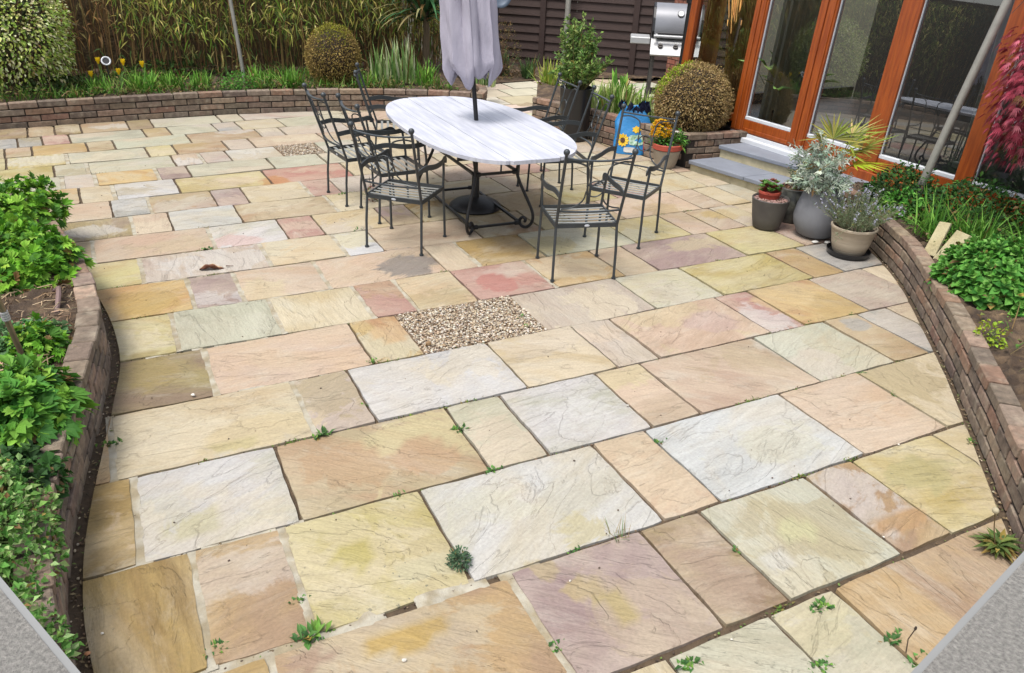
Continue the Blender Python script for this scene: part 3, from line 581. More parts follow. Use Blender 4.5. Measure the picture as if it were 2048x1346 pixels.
endc = np.array([BC[-1], (4.74, 10.28), (4.86, 10.5), (4.95, 10.9), (5.0, 11.6)])
wall('retaining_wall', 'short return end of the back brick wall beside the pale path', catmull(endc, 5), 1, 4, z0=-.012, tone=1.0)
PC = np.array([(6.62, 6.84), (6.2, 6.87), (5.69, 6.91), (5.685, 6.915), (5.56, 7.45), (5.36, 8.38), (4.98, 9.32)])
pl = np.array([p for i in range(len(PC) - 1) for p in [PC[i] * (1 - t) + PC[i + 1] * t for t in np.linspace(0, 1, 6)[:-1]]] + [PC[-1]])
wall('brick_planter', 'raised brick planter holding the brown clipped ball next to the door steps', pl, -1, 5, z0=-.01, cat='brick planter', tone=1.15)
# ================================================================== HOUSE: timber glazed front, steps
FA = math.atan(.04); LEAN = .052
hx0, hy0 = 6.55, 6.4
fd = np.array([math.sin(FA), -math.cos(FA)])        # along the front, towards the viewer
fn = np.array([-math.cos(FA), -math.sin(FA)])       # out of the house
# local frame of the glazed front: X along fd, Y outwards (fn), Z up, leaning back slightly
HM = Matrix(((fd[0], fn[0], 0, hx0), (fd[1], fn[1], 0, hy0), (0, 0, 1, 0), (0, 0, 0, 1))) @ Matrix.Shear('XY', 4, (0, 0)) 
LM = Matrix(((1, 0, 0, 0), (0, 1, -LEAN, LEAN * .5), (0, 0, 1, 0), (0, 0, 0, 1)))
HM = HM @ LM
house = thing('house', 'house front of orange stained timber and tall dark glass panes above the grey steps', 'house', (hx0, hy0, 0))
HI = Matrix.Translation((-hx0, -hy0, 0)) @ HM
def hb(mb, x0, x1, y0, y1, z0, z1, ch=.004, col=None): mb.box((x0, y0, z0), (x1, y1, z1), col, HI, ch)
ZT = 2.7; ZS = .335
def sy(y): return (hy0 - y)   # along-front coordinate from world y
f = MB()
posts = [(sy(8.14), .11), (sy(7.04), .18), (sy(6.13), .22), (sy(5.21), .20), (sy(4.22), .16), (sy(3.2), .2), (sy(2.1), .2)]
for i, (x, wd) in enumerate(posts):
    hb(f, x - wd / 2, x + wd / 2, -.06, .03, ZS if 0 < i < 3 else .05, ZT)
    if i in (1, 2): hb(f, x - wd / 2 + .02, x - .008, .03, .045, ZS + .02, ZT - .05); hb(f, x + .008, x + wd / 2 - .02, .03, .045, ZS + .02, ZT - .05)
for i in range(len(posts) - 1):
    xa = posts[i][0] + posts[i][1] / 2; xb = posts[i + 1][0] - posts[i + 1][1] / 2
    if i == 0: hb(f, xa, xb, -.05, .02, .42, .50)
    else:
        hb(f, xa, xb, -.05, .02, ZS + .0, ZS + .145); hb(f, xa + .01, xb - .01, .02, .028, ZS + .012, ZS + .055)
    hb(f, xa, xb, -.05, .02, ZT - .14, ZT)
f.obj('timber_frame', 'orange', house)
bd = MB()
for i in range(1, len(posts) - 1):
    xa = posts[i][0] + posts[i][1] / 2; xb = posts[i + 1][0] - posts[i + 1][1] / 2
    hb(bd, xa + .004, xb - .004, -.028, .016, ZS + .147, ZS + .182, .003)
    hb(bd, xa + .002, xa + .007, -.018, .002, ZS + .182, ZT - .15, .001); 
bd.obj('glazing_bead', 'whitetrim', house)
th = MB(); hb(th, sy(7.12), sy(5.9), .03, .095, .24, .295, .004); hb(th, sy(7.12), sy(5.9), -.05, .03, .235, .333, .003); th.obj('threshold', 'whitetrim', house)
sill = MB(); hb(sill, sy(5.9), sy(1.9), -.05, .05, .22, ZS - .003); sill.obj('sill', 'orange', house)
for i in range(len(posts) - 1):
    xa = posts[i][0] + posts[i][1] / 2; xb = posts[i + 1][0] - posts[i + 1][1] / 2
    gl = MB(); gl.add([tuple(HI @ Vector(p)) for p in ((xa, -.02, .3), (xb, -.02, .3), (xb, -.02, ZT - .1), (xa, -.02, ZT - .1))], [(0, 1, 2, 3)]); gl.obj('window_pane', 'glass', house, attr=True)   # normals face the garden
# room behind the glass
rm = MB()
def room(x0, x1, y0, y1, z0, z1): rm.box((x0, y0, z0), (x1, y1, z1), None, HI)
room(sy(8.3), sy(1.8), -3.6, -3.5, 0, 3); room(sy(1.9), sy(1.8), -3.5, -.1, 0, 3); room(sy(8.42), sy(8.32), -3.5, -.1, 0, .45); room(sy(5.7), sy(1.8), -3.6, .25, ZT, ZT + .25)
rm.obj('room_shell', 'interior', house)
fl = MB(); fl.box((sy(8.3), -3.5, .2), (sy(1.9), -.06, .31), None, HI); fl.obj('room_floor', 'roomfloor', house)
pl_ = MB(); pl_.box((sy(8.08), -.055, -.05), (sy(1.9), -.045, .30), None, HI); pl_.obj('plinth', 'brickmortar', house)
# curtains hanging inside
def curtain(name, xa, xb, m, lab, cat):
    mb = MB(); n_ = 60; vs = []
    for i in range(n_ + 1):
        t = i / n_; x = xa + (xb - xa) * t; y = -.14 + .05 * math.sin(t * 34) + .02 * math.sin(t * 71 + 1)
        vs += [tuple(HM @ Vector((x, y, .32))), tuple(HM @ Vector((x, y * .95, ZT - .02)))]
    mb.add(vs, [(2 * i, 2 * i + 2, 2 * i + 3, 2 * i + 1) for i in range(n_)]); tag(mb.obj(name, m, smooth=True), lab, cat)
curtain('curtain', sy(6.86), sy(6.34), 'curtain', 'grey green curtain hanging inside the glass door at the top of the steps', 'curtain')
MT['browncurtain'] = mat('brown curtain', S(222, 160, 92, 1.0), .9, var=.1, vs=5, stretch=(12, 12, .6))
curtain('curtain', sy(8.05), sy(7.78), 'browncurtain', 'orange brown curtain inside the window behind the barbecue', 'curtain')
# steps
stp = thing('door_steps', 'two blue grey stone steps with cream risers below the glass door', 'steps', (5.8, 6.0, 0))
def quadblock(mb, f0, f1, back, z0, z1, ch=0):
    # front edge f0->f1 ; pushed back along +x to the house
    vs = [(f0[0], f0[1], z0), (f1[0], f1[1], z0), (back, f1[1], z0), (back, f0[1], z0)]
    vs += [(p[0], p[1], z1) for p in vs]; vs = [(p[0] - 5.8, p[1] - 6.0, p[2]) for p in vs]
    mb.add(vs, [(0, 3, 2, 1), (4, 5, 6, 7), (0, 1, 5, 4), (1, 2, 6, 5), (2, 3, 7, 6), (3, 0, 4, 7)])
def front(x, y, dx): return (x + (6.78 - y) * .19 + dx, y)
for (fx, z0, z1, joints) in ((5.66, .0, .11, (6.80, 6.05, 5.45, 4.95)), (6.06, .11, .25, (6.80, 5.85, 5.3, 4.95))):
    rs = MB(); quadblock(rs, front(fx, joints[0] - .005, .035), front(fx, joints[-1], .035), 6.62, z0 - .02 if z0 == 0 else z0 - .002, z1 - .047); rs.obj('riser', 'riser', stp)
    tr = MB()
    for a_, b_ in zip(joints[:-1], joints[1:]):
        p, q = front(fx, a_ - .003, 0), front(fx, b_ + .003, 0); quadblock(tr, p, q, 6.60 if z1 > .2 else 6.4, z1 - .045, z1)
    o = tr.obj('tread', 'bluestone', stp); bv = o.modifiers.new('b', 'BEVEL'); bv.width = .008; bv.segments = 2
# brick pier and drainpipe at the house corner, brown curtain window behind
def brickface(name, label, x0, x1, y0, y1, z1, cat='brick pier', tone=(150, 92, 74)):
    root = thing(name, label, cat, ((x0 + x1) / 2, (y0 + y1) / 2, 0)); mb = MB(); cx, cy = (x0 + x1) / 2, (y0 + y1) / 2; mo = MB()
    mo.box((x0 - cx + .008, y0 - cy + .008, -.05), (x1 - cx - .008, y1 - cy - .008, z1 - .01)); z = 0; c = 0
    while z < z1:
        for (ax, lo_, hi_, fixed, sgn) in (('x', x0, x1, y0, 1), ('y', y0, y1, x0, 1)):
            s = lo_ - (.11 if c % 2 else 0)
            while s < hi_ - .02:
                a_, b_ = max(lo_, s), min(hi_, s + .215)
                if b_ - a_ > .03:
                    k = jit(S(*tone), .15, .05)
                    if ax == 'x': mb.box((a_ - cx, fixed - cy, z), (b_ - cx, fixed - cy + .09, z + .065), k, None, .004)
                    elif c % 2 == 0 or a_ > lo_: mb.box((fixed - cx, max(a_, lo_ + .092) - cy, z), (fixed - cx + .09, b_ - cy, z + .065), k, None, .004)
                s += .226
        z += .076; c += 1
    mb.obj('brick_courses', 'brick', root); mo.obj('mortar', 'brickmortar', root); return root
brickface('brick_pier', 'red brick pier behind the barbecue at the end of the brown fence', 8.42, 8.9, 10.6, 11.05, 2.2)
dp = thing('drainpipe', 'black drainpipe running down the house corner beside the barbecue', 'drainpipe', (6.62, 8.36, 0))
mb = MB(); mb.tube([(0, 0, .0), (.02, 0, 1.2), (.06, 0, 2.7)], .055, 16); mb.obj('pipe', 'blackplastic', dp, smooth=True)
for z in (.7, 1.6): mb = MB(); mb.tube([(0.012 * z, 0, z), (.012 * z, 0, z + .05)], .066, 16); mb.obj('bracket', 'blackplastic', dp, smooth=True)
# ------------------------------------------------------------------ dark boarded fence at the back right
def fence(A, B, n, lab):
    A = np.array(A); B = np.array(B); L = np.linalg.norm(B - A); t = (B - A) / L; nn = np.array([t[1], -t[0]])
    root = thing('board_fence', lab, 'fence', (*A, 0)); Mx = Matrix(((t[0], nn[0], 0, 0), (t[1], nn[1], 0, 0), (0, 0, 1, 0), (0, 0, 0, 1)))
    for k in range(n):
        x0, x1 = L * k / n, L * (k + 1) / n; mb = MB(); z = .03; i = 0
        while z < 2.2:
            # feather edged board: thick at the bottom edge, overlapping the one below
            vs = [(x0 + .05, .012, z), (x1 - .05, .012, z), (x1 - .05, .046, z), (x0 + .05, .046, z), (x0 + .05, .0, z + .165), (x1 - .05, .0, z + .165), (x1 - .05, .012, z + .165), (x0 + .05, .012, z + .165)]
            mb.add([tuple(Mx @ Vector(p)) for p in vs], [(0, 1, 5, 4), (2, 3, 7, 6), (0, 3, 2, 1), (4, 5, 6, 7), (0, 4, 7, 3), (1, 2, 6, 5)]); z += .15; i += 1
        mb.obj('board_panel', 'fence', root)
    for k in range(n + 1):
        x = L * k / n; mb = MB(); mb.box((x - .055, -.04, -.05), (x + .055, .07, 2.25), None, Mx, .006); mb.obj('fence_post', 'fencepost', root)
FA_, FB_ = (6.2, 14.9), (10.0, 11.3)
fence(FA_, FB_, 3, 'dark brown horizontal board fence closing the garden behind the barbecue')
# ================================================================== BEDS
def strip(name, ca, cb, z, m, nz=.03, k=26, kind='structure'):
    mb = MB(); n_ = len(ca); vs = []
    for i in range(n_):
        for j in range(k + 1):
            t = j / k; p = np.array(ca[i]) * (1 - t) + np.array(cb[i]) * t
            vs.append((p[0], p[1], z + random.uniform(-nz, nz) * (0.4 if j == 0 else 1) + .03 * math.sin(3 * p[0]) * math.sin(2.3 * p[1])))
    mb.add(vs, [(i * (k + 1) + j, i * (k + 1) + j + 1, (i + 1) * (k + 1) + j + 1, (i + 1) * (k + 1) + j) for i in range(n_ - 1) for j in range(k)])
    return tag(mb.obj(name, m, smooth=True), kind=kind)
def offset(curve, dd):
    T = np.gradient(curve, axis=0); T /= np.linalg.norm(T, axis=1)[:, None]; return curve + np.c_[-T[:, 1], T[:, 0]] * dd
lo_ = offset(LC, -.09)   # LC runs towards the viewer: its right-hand side is the bed
strip('bed_soil', lo_, np.c_[np.full(len(lo_), -6.5) + 0 * lo_[:, 0], lo_[:, 1] + .4], .25, 'soil')
ro_ = offset(RC, .09)
strip('bed_soil', ro_, np.c_[np.full(len(ro_), 6.62), np.minimum(ro_[:, 1] + .2, 6)], .25, 'soil')
bo_ = offset(BC, .09)
strip('bed_soil', bo_, np.c_[bo_[:, 0] * 1.15, np.full(len(bo_), 16.5)], .24, 'soil')
ec = catmull(endc, 5)
strip('bed_soil', np.array([(5.1, 12.2), (6.2, 12.35), (7.4, 12.5), (8.8, 12.0)]), np.array([(4.6, 16), (6.2, 15.0), (8.0, 14.0), (9.9, 12.2)]), .015, 'soil', .02)
strip('bed_soil', offset(pl, -.08), np.array([(6.62, 6.95)] * 5 + [(6.55, 7.0 + .1 * i) for i in range(5)] + [(6.5 - .03 * i, 7.5 + .17 * i) for i in range(len(pl) - 10)]), .27, 'soil', .015, 10)
# ------------------------------------------------------------------ foliage helpers
GRN = [(96, 150, 40), (122, 176, 52), (78, 130, 40), (140, 190, 64)]
def gcol(lst, a=.16):
    if random.random() < .035: return jit(S(*random.choice(((176, 156, 84), (150, 120, 76), (120, 96, 60)))), .2)
    return jit(S(*random.choice(lst)), a, .08)
def dome_pts(n, rx, ry, h, shell=.75):
    out = []
    for _ in range(n):
        d = rdir(-.15, 1); k = shell + (1 - shell) * random.random() if random.random() < .8 else random.uniform(.3, shell)
        out.append((np.array([d[0] * rx * k, d[1] * ry * k, max(.01, d[2] * h * k)]), d))
    return out
def clump(name, label, cat, p, rx, ry, h, n, L, W, cols, group=None, lobes=1, droop=.3, up=.5, stems=True, stemcol=(96, 120, 60), shell=.72, flowers=None, bumps=0):
    root = thing(name, label, cat, p, 0, group); mb = MB(); st = MB()
    ph = [random.uniform(0, 6.28) for _ in range(4)]
    for q, d in dome_pts(n, rx, ry, h, shell):
        a = math.atan2(d[1], d[0]); b_ = 1 + bumps * (math.sin(3 * a + ph[0]) * .5 + math.sin(7 * a + ph[1] + 4 * d[2]) * .35 + math.sin(11 * d[2] + ph[2]) * .3); q = q * b_
        dd = d * .7 + rdir() * .75 + np.array([0, 0, up * .3]); c = gcol(cols); l_ = L * random.uniform(.42, 1.22)
        nup = d + np.array([0, 0, .6]) + rdir() * .3
        if lobes == 1: mb.leaf(q, dd, nup, l_, W * l_ / L, c, droop * random.uniform(.3, 1.2))
        else:
            sd_ = np.cross(dd, nup); sd_ /= np.linalg.norm(sd_) + 1e-9; dn = dd / np.linalg.norm(dd)
            for i in range(lobes):
                an = (i - (lobes - 1) / 2) * (1.9 / max(1, lobes - 1)); v = dn * math.cos(an) + sd_ * math.sin(an)
                mb.leaf(q, v, nup, l_ * (1 - .18 * abs(an)), W * l_ / L, jit(c, .05, .02), droop * .5, .15, .6)
    if stems:
        for _ in range(max(10, n // 25)):
            d = rdir(.1, .95); k = random.uniform(.5, .9); e = np.array([d[0] * rx, d[1] * ry, d[2] * h]) * k; m_ = e * .5 + np.array([0, 0, .12 * h])
            st.tube([(e[0] * .12, e[1] * .12, -.02), m_, e], [.004, .003, .002], 4, jit(S(*stemcol), .2))
        st.obj('stems', 'drystem', root)
    mb.obj('foliage', 'leaf', root)
    if flowers:
        fl_ = MB(); nf, r_, fc = flowers
        for _ in range(nf):
            d = rdir(.2, 1); q = np.array([d[0] * rx, d[1] * ry, d[2] * h]) * random.uniform(.9, 1.12)
            for i in range(5):
                a = i * 1.257; fl_.leaf(q, (math.cos(a), math.sin(a), .4), (0, 0, 1), r_, r_ * .7, jit(S(*fc), .08, .03), .1)
        fl_.obj('flowers', 'leaf', root)
    return root
def tuft(name, label, cat, p, n, L, W, cols, spread=.6, curl=.6, r=.05, group=None, nseg=5):
    root_m = MB()
    for _ in range(n):
        a = random.uniform(0, 6.28); t = random.uniform(0, spread); q = (r * random.uniform(-1, 1), r * random.uniform(-1, 1), 0)
        root_m.blade(q, (math.cos(a) * math.sin(t), math.sin(a) * math.sin(t), math.cos(t)), L * random.uniform(.55, 1.1), W * random.uniform(.7, 1.2), gcol(cols), curl * random.uniform(.4, 1.3), nseg)
    o = root_m.obj(name, 'leaf'); o.location = p; return tag(o, label, cat, group)
def P3(px, py, z): q = G(px, py, z); return (q[0], q[1], z)
# ------------------------------------------------------------------ bamboo hedge along the back (plus an unseen left run added to darken the glass reflections)
hr = thing('bamboo_hedge', 'tall bamboo hedge of brown canes and narrow green leaves behind the back brick wall', 'hedge', (1, 12.6, .25))
cn = MB(); lf = MB(); bk = MB()
HC = catmull([(-6.5, 3), (-6.2, 7), (-5.2, 10.5), (-3.6, 12.3), (-1.8, 12.75), (0.5, 12.8), (2.6, 12.75), (4.2, 12.8), (5.2, 13.6), (5.6, 14.8)], 10)
hd = resample(HC); ht = hd[-1]
def hat(s): return np.array([np.interp(s, hd, HC[:, 0]), np.interp(s, hd, HC[:, 1])])
CAN = [(170, 130, 78), (142, 106, 64), (196, 160, 100), (104, 82, 50), (150, 130, 72), (124, 88, 54)]
LV = [(130, 148, 60), (100, 122, 54), (164, 166, 76), (196, 190, 96), (80, 100, 50), (230, 216, 140), (122, 156, 52)]
org = np.array([1, 12.6])
i = 0
while i < 900:
    s = ht * (1 - random.random() ** 1.0); q = hat(s); t = hat(min(ht, s + .1)) - hat(max(0, s - .1)); t /= np.linalg.norm(t); nn = np.array([t[1], -t[0]])  # towards the patio
    if q[1] < 9 and random.random() < .75: continue
    q = q + nn * random.uniform(-.35, .35) - org; Lh = random.uniform(1.3, 2.3); ln = (random.uniform(-.25, .25), random.uniform(-.3, .1))
    c = jit(S(*random.choice(CAN)), .25)
    cn.tube([(q[0], q[1], -.05), (q[0] + ln[0] * .4 + random.uniform(-.03, .03), q[1] + ln[1] * .4, Lh * .5), (q[0] + ln[0], q[1] + ln[1], Lh)], [.007, .0055, .003], 4, c, False); i += 1
i = 0
while i < 22000:
    s = ht * random.random(); q = hat(s)
    if q[1] < 9 and random.random() < .7: continue
    t = hat(min(ht, s + .1)) - hat(max(0, s - .1)); t /= np.linalg.norm(t); nn = np.array([t[1], -t[0]])
    z = 2.15 * random.random() ** .75
    xx = q[0]; dry = (xx < .2 and xx > -1.2)
    if z < .55 and random.random() < .55: continue
    if dry and random.random() < .72: continue
    dpt = random.triangular(-.4, .5, .38) + .12 * math.sin(xx * 4.1 + z * 5)
    q = q + nn * dpt - org
    d = np.array([nn[0] * .5 + random.uniform(-.8, .8), nn[1] * .5 + random.uniform(-.6, .6), random.uniform(-.9, .35)])
    col = random.choice(LV) if not dry else random.choice(((170, 134, 84), (150, 110, 66), (128, 122, 70)))
    if q[1] + org[1] < 11.2 and q[0] + org[0] < -3: col = random.choice(((40, 58, 34), (52, 72, 40), (34, 48, 30)))  # leaf colours of the added left run, darkened for what the glass reflects
    elif z < .5: col = random.choice(((96, 120, 54), (150, 140, 80), (80, 106, 50)))
    lf.leaf((q[0], q[1], z), d, (0, -.6, 1), random.uniform(.09, .21), random.uniform(.012, .027), jit(S(*col), .42, .08), random.uniform(.1, .6)); i += 1
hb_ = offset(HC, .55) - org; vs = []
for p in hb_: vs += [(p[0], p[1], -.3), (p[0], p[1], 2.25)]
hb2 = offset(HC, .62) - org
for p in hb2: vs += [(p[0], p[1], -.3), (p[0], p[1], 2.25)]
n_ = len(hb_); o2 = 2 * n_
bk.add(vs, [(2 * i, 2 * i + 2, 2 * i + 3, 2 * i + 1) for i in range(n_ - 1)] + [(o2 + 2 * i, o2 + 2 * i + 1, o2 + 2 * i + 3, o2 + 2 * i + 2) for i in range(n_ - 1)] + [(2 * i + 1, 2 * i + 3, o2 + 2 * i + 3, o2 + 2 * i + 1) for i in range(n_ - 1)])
cn.obj('canes', 'drystem', hr); lf.obj('foliage', 'leaf', hr); bk.obj('dark_backing', mat('hedge backing', S(88, 72, 46), .95, var=.5, vs=9, bump=.03, bs=14), hr)  # plain dark sheet added behind the canes so no sky shows through
# ------------------------------------------------------------------ back bed plants
VG = [(206, 222, 112), (236, 238, 164), (170, 200, 90), (244, 244, 196), (146, 180, 76)]
vb = np.array(P3(38, 185, .28))
root = thing('variegated_shrub', 'large rounded shrub of small cream edged leaves left of the yellow tulips', 'shrub', (vb[0], vb[1] + .35, .28)); mb = MB(); st = MB()
for _ in range(7000):
    d = rdir(-.75, 1); k = random.uniform(.72, 1.03) * (1 + .08 * math.sin(5 * d[0] + 3 * d[2]) * math.sin(4 * d[1] + 2))
    q = np.array([d[0] * .74 * k, d[1] * .74 * k, .70 + d[2] * .80 * k]); 
    if q[2] < .02: continue
    mb.leaf(q, d + rdir() * .9, d + (0, 0, .4), random.uniform(.036, .062), random.uniform(.022, .036), gcol(VG, .2), .3)
for _ in range(60):
    d = rdir(0, 1); e = np.array([d[0] * .6, d[1] * .6, .5 + d[2] * .8]); st.tube([(d[0] * .05, d[1] * .05, -.02), e * (.5, .5, .55), e], [.012, .008, .004], 5, jit(S(92, 76, 56), .2))
for _ in range(500):
    d = rdir(-.6, 1); q = np.array([d[0] * .5, d[1] * .5, .68 + d[2] * .6]); st.leaf(q, rdir(), d, .09, .05, jit(S(64, 78, 42), .2), .2)
st.obj('stems', 'drystem', root); mb.obj('foliage', 'leaf', root)
def boxball(name, label, p, rx, rz, n, brown, green, gdir, gthr):
    """clipped box plant: dense tiny leaves on twigs, partly died back"""
    root = thing(name, label, 'clipped shrub', p); mb = MB(); tw = MB(); gd = np.array(gdir) / np.linalg.norm(gdir)
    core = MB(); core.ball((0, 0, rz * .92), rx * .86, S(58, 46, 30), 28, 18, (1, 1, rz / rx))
    for _ in range(n):
        d = rdir(-.85, 1); bump = 1 + .035 * math.sin(9 * d[0] + 5 * d[2]) * math.sin(8 * d[1] + 3) + (random.uniform(-.07, .03) if random.random() < .95 else random.uniform(.03, .10))
        q = np.array([d[0] * rx * bump, d[1] * rx * bump, rz * .92 + d[2] * rz * bump]); 
        if q[2] < 0: continue
        isg = (d @ gd) + random.gauss(0, .10) + .08 * math.sin(7 * d[0] + 9 * d[1]) > gthr
        c = random.choice(green) if isg else random.choice(brown)
        mb.leaf(q, d * .9 + rdir() * .8, d + rdir() * .3, random.uniform(.018, .034), random.uniform(.009, .016), jit(S(*c), .3, .06), .1)
    for _ in range(n // 6):
        d = rdir(-.8, 1); q = np.array([d[0] * rx, d[1] * rx, rz * .92 + d[2] * rz]); b_ = q * (.8, .8, 1) + (0, 0, -.05 * rz)
        tw.tube([b_, q * (1.0, 1.0, 1.0)], [.003, .0015], 3, jit(S(124, 100, 66), .3), False)
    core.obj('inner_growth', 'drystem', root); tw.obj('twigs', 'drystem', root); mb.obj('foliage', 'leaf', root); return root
BRW = [(182, 156, 88), (156, 132, 74), (204, 178, 110), (134, 114, 62), (170, 150, 76)]
dq = P3(668, 172, .28)
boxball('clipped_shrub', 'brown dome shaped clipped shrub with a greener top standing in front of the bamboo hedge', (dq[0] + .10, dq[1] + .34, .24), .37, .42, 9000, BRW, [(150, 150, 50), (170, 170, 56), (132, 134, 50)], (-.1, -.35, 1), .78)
IR = [(160, 190, 116), (200, 214, 158), (128, 166, 92), (220, 226, 180), (104, 144, 78)]
GS = [(106, 164, 54), (132, 186, 72), (88, 142, 50), (156, 200, 90)]
# strap leaved plants along the back bed: photo pixel of the foot, leaf length, count
back = [(205, 185, .30, 70, GS, 'fresh green grass clump under the dry bamboo near the variegated shrub', .75),
 (290, 182, .42, 120, GS, 'thick bright green grass clump hanging over the back wall below the yellow tulips', .85),
 (345, 176, .34, 80, GS, 'medium grass clump between the hanging clump and the left pole', .7),
 (405, 174, .34, 70, GS, 'loose grass clump just left of the low ferny plant by the pole', .7),
 (530, 172, .40, 100, GS, 'broad grass clump right of the left pole', .8),
 (590, 175, .42, 100, GS, 'spiky green grass clump touching the left side of the brown dome shrub', .7),
 (770, 168, .62, 60, IR, 'tall grey green iris fan immediately right of the brown dome shrub', .35),
 (815, 165, .70, 60, IR, 'tallest pale striped iris fan left of the closed parasol', .32),
 (855, 170, .52, 70, GS, 'leafy green clump below the striped irises left of the closed parasol', .6),
 (980, 172, .46, 50, IR, 'pale iris clump right of the closed parasol on the end of the back bed', .5),
 (740, 172, .34, 60, GS, 'low grass clump between the brown dome shrub and the irises', .8)]
for (px, py, L, n, cols, lab, sp) in back:
    q = P3(px, py, .27); tuft('grass_clump' if cols is GS else 'iris_clump', lab, 'grass plant' if cols is GS else 'iris', (q[0], q[1] + .12, .25), n, L * (.74 if cols is GS else .9), .022 if cols is GS else .034, cols, sp, .55 if cols is GS else .18, .14, 'strap leaved plants along the back bed')
for (px, py, L, n, lab) in [(1010, 155, .5, 60, 'dark green strap leaved clump in front of the dark fence near the parasol'), (1062, 160, .42, 50, 'small strap leaved clump at the foot of the dark fence left of the tall pot')]:
    q = P3(px, py, 0); tuft('grass_clump', lab, 'grass plant', (q[0], q[1] + .1, .02), n, L, .03, [(92, 124, 72), (112, 144, 88), (74, 104, 60)], .7, .5, .1, 'strap leaved plants by the fence')
clump('fern_plant', 'low ferny bright green plant at the foot of the left pole', 'small plant', (*P3(478, 176, .27)[:2], .26), .24, .2, .22, 700, .05, .018, [(96, 160, 60), (116, 178, 72), (80, 140, 54)])
clump('ivy_patch', 'dark ivy carpet under the large variegated shrub', 'ivy', (*P3(130, 178, .27)[:2], .25), .5, .3, .2, 500, .06, .045, [(62, 84, 44), (78, 100, 54), (96, 118, 60)], stems=False)
clump('ivy_patch', 'dark ivy carpet beneath the bamboo behind the yellow tulips', 'ivy', (*P3(330, 150, .27)[:2], .25), .9, .3, .22, 700, .06, .045, [(62, 84, 44), (74, 104, 50), (86, 118, 50)], stems=False)
# long drooping leaves of the cordyline behind the parasol
cq = Y(850, 20, 12.1); root = thing('cordyline', 'dark green cordyline with long drooping leaves behind the closed parasol', 'cordyline', (cq[0], 12.1, .25)); mb = MB()
for _ in range(260):
    a = random.uniform(0, 6.28); t = random.uniform(.1, 1.6); hh = random.uniform(.75, 1.5)
    mb.blade((.05 * math.cos(a), .05 * math.sin(a), hh), (math.cos(a) * math.sin(t), math.sin(a) * math.sin(t), math.cos(t)), random.uniform(.6, 1.0), .06, gcol([(66, 112, 72), (84, 130, 86), (108, 150, 100), (160, 156, 104)]), 1.3, 6)
mb.obj('foliage', 'leaf', root); mb = MB(); mb.tube([(0, 0, -.02), (.02, 0, .6), (0, 0, 1.5)], [.06, .05, .04], 8, S(104, 88, 66)); mb.obj('stem', 'drystem', root)
# brown seed heads behind the parasol
cq = Y(1000, 90, 12.9); clump('dry_shrub', 'brown dead looking shrub between the parasol and the dark fence', 'shrub', (cq[0], 12.9, .05), .42, .4, .95, 1500, .05, .02, [(120, 96, 66), (140, 116, 80), (100, 84, 56), (110, 112, 70)], stemcol=(110, 84, 60))
gcv = MB()
for _ in range(5200):
    x = random.uniform(-2.4, 4.4); y0 = np.interp(x, BC[:, 0], BC[:, 1]) + .14; y = y0 + 1.5 * random.random() ** 1.6; hz = .03 + .14 * abs(math.sin(2.1 * x + 1) * math.sin(1.3 * x + 2.2 * y))
    if math.sin(2.7 * x + 1.1 * y) + math.sin(5.1 * x - 2) * .6 < -.75 and random.random() < .8: continue
    if random.random() < .62: gcv.leaf((x, y, .27 + random.uniform(0, hz)), rdir(-.2, .9), (0, 0, 1), random.uniform(.04, .09), random.uniform(.02, .045), gcol([(84, 122, 50), (106, 142, 62), (66, 98, 44), (124, 132, 70), (150, 130, 88), (110, 90, 62)]), .3)
    else: gcv.blade((x, y, .26), (random.uniform(-.6, .6), random.uniform(-.8, .4), 1), random.uniform(.10, .26), .014, gcol([(90, 140, 52), (114, 160, 66), (70, 114, 44), (140, 146, 80)]), .7, 3)
tag(gcv.obj('ground_cover', 'leaf'), 'mixed low green ground cover filling the back bed under the bamboo', 'ground cover', None, 'stuff')
# yellow tulips
for (px, py, lab) in [(197, 128, 'small yellow tulip leftmost of the tulips, beside the stake lamp'), (238, 150, 'open yellow tulip, the largest and brightest, above the hanging grass'), (285, 135, 'upright orange yellow tulip, tallest and rightmost of the tulips'), (183, 155, 'pale yellow tulip lowest and nearest to the variegated shrub'), (247, 131, 'half hidden yellow tulip far back beneath the canes')]:
    q = Y(px, py, 11.75); z = q[2]; root = thing('yellow_tulip', lab, 'tulip', (q[0], q[1], .25), 0, 'yellow tulips in the back bed'); h_ = max(.12, z - .25)
    mb = MB(); mb.tube([(0, 0, -.02), (.01, 0, h_ * .6), (0, 0, h_)], .005, 5, S(110, 150, 70)); mb.obj('stem', 'drystem', root)
    mb = MB()
    for i in range(6):
        a = i * 1.047; mb.leaf((.008 * math.cos(a), .008 * math.sin(a), h_), (math.cos(a) * .30, math.sin(a) * .30, 1), (math.cos(a), math.sin(a), 0), .085, .06, jit(S(250, 216, 40, 1.1), .06, .02), -.05, -.5)
    mb.obj('petals', 'leaf', root)
    mb = MB()
    for i in range(3): a = random.uniform(0, 6.28); mb.blade((0, 0, 0), (math.cos(a) * .3, math.sin(a) * .3, 1), .22, .03, S(104, 140, 76), .4, 4)
    mb.obj('leaves', 'leaf', root)
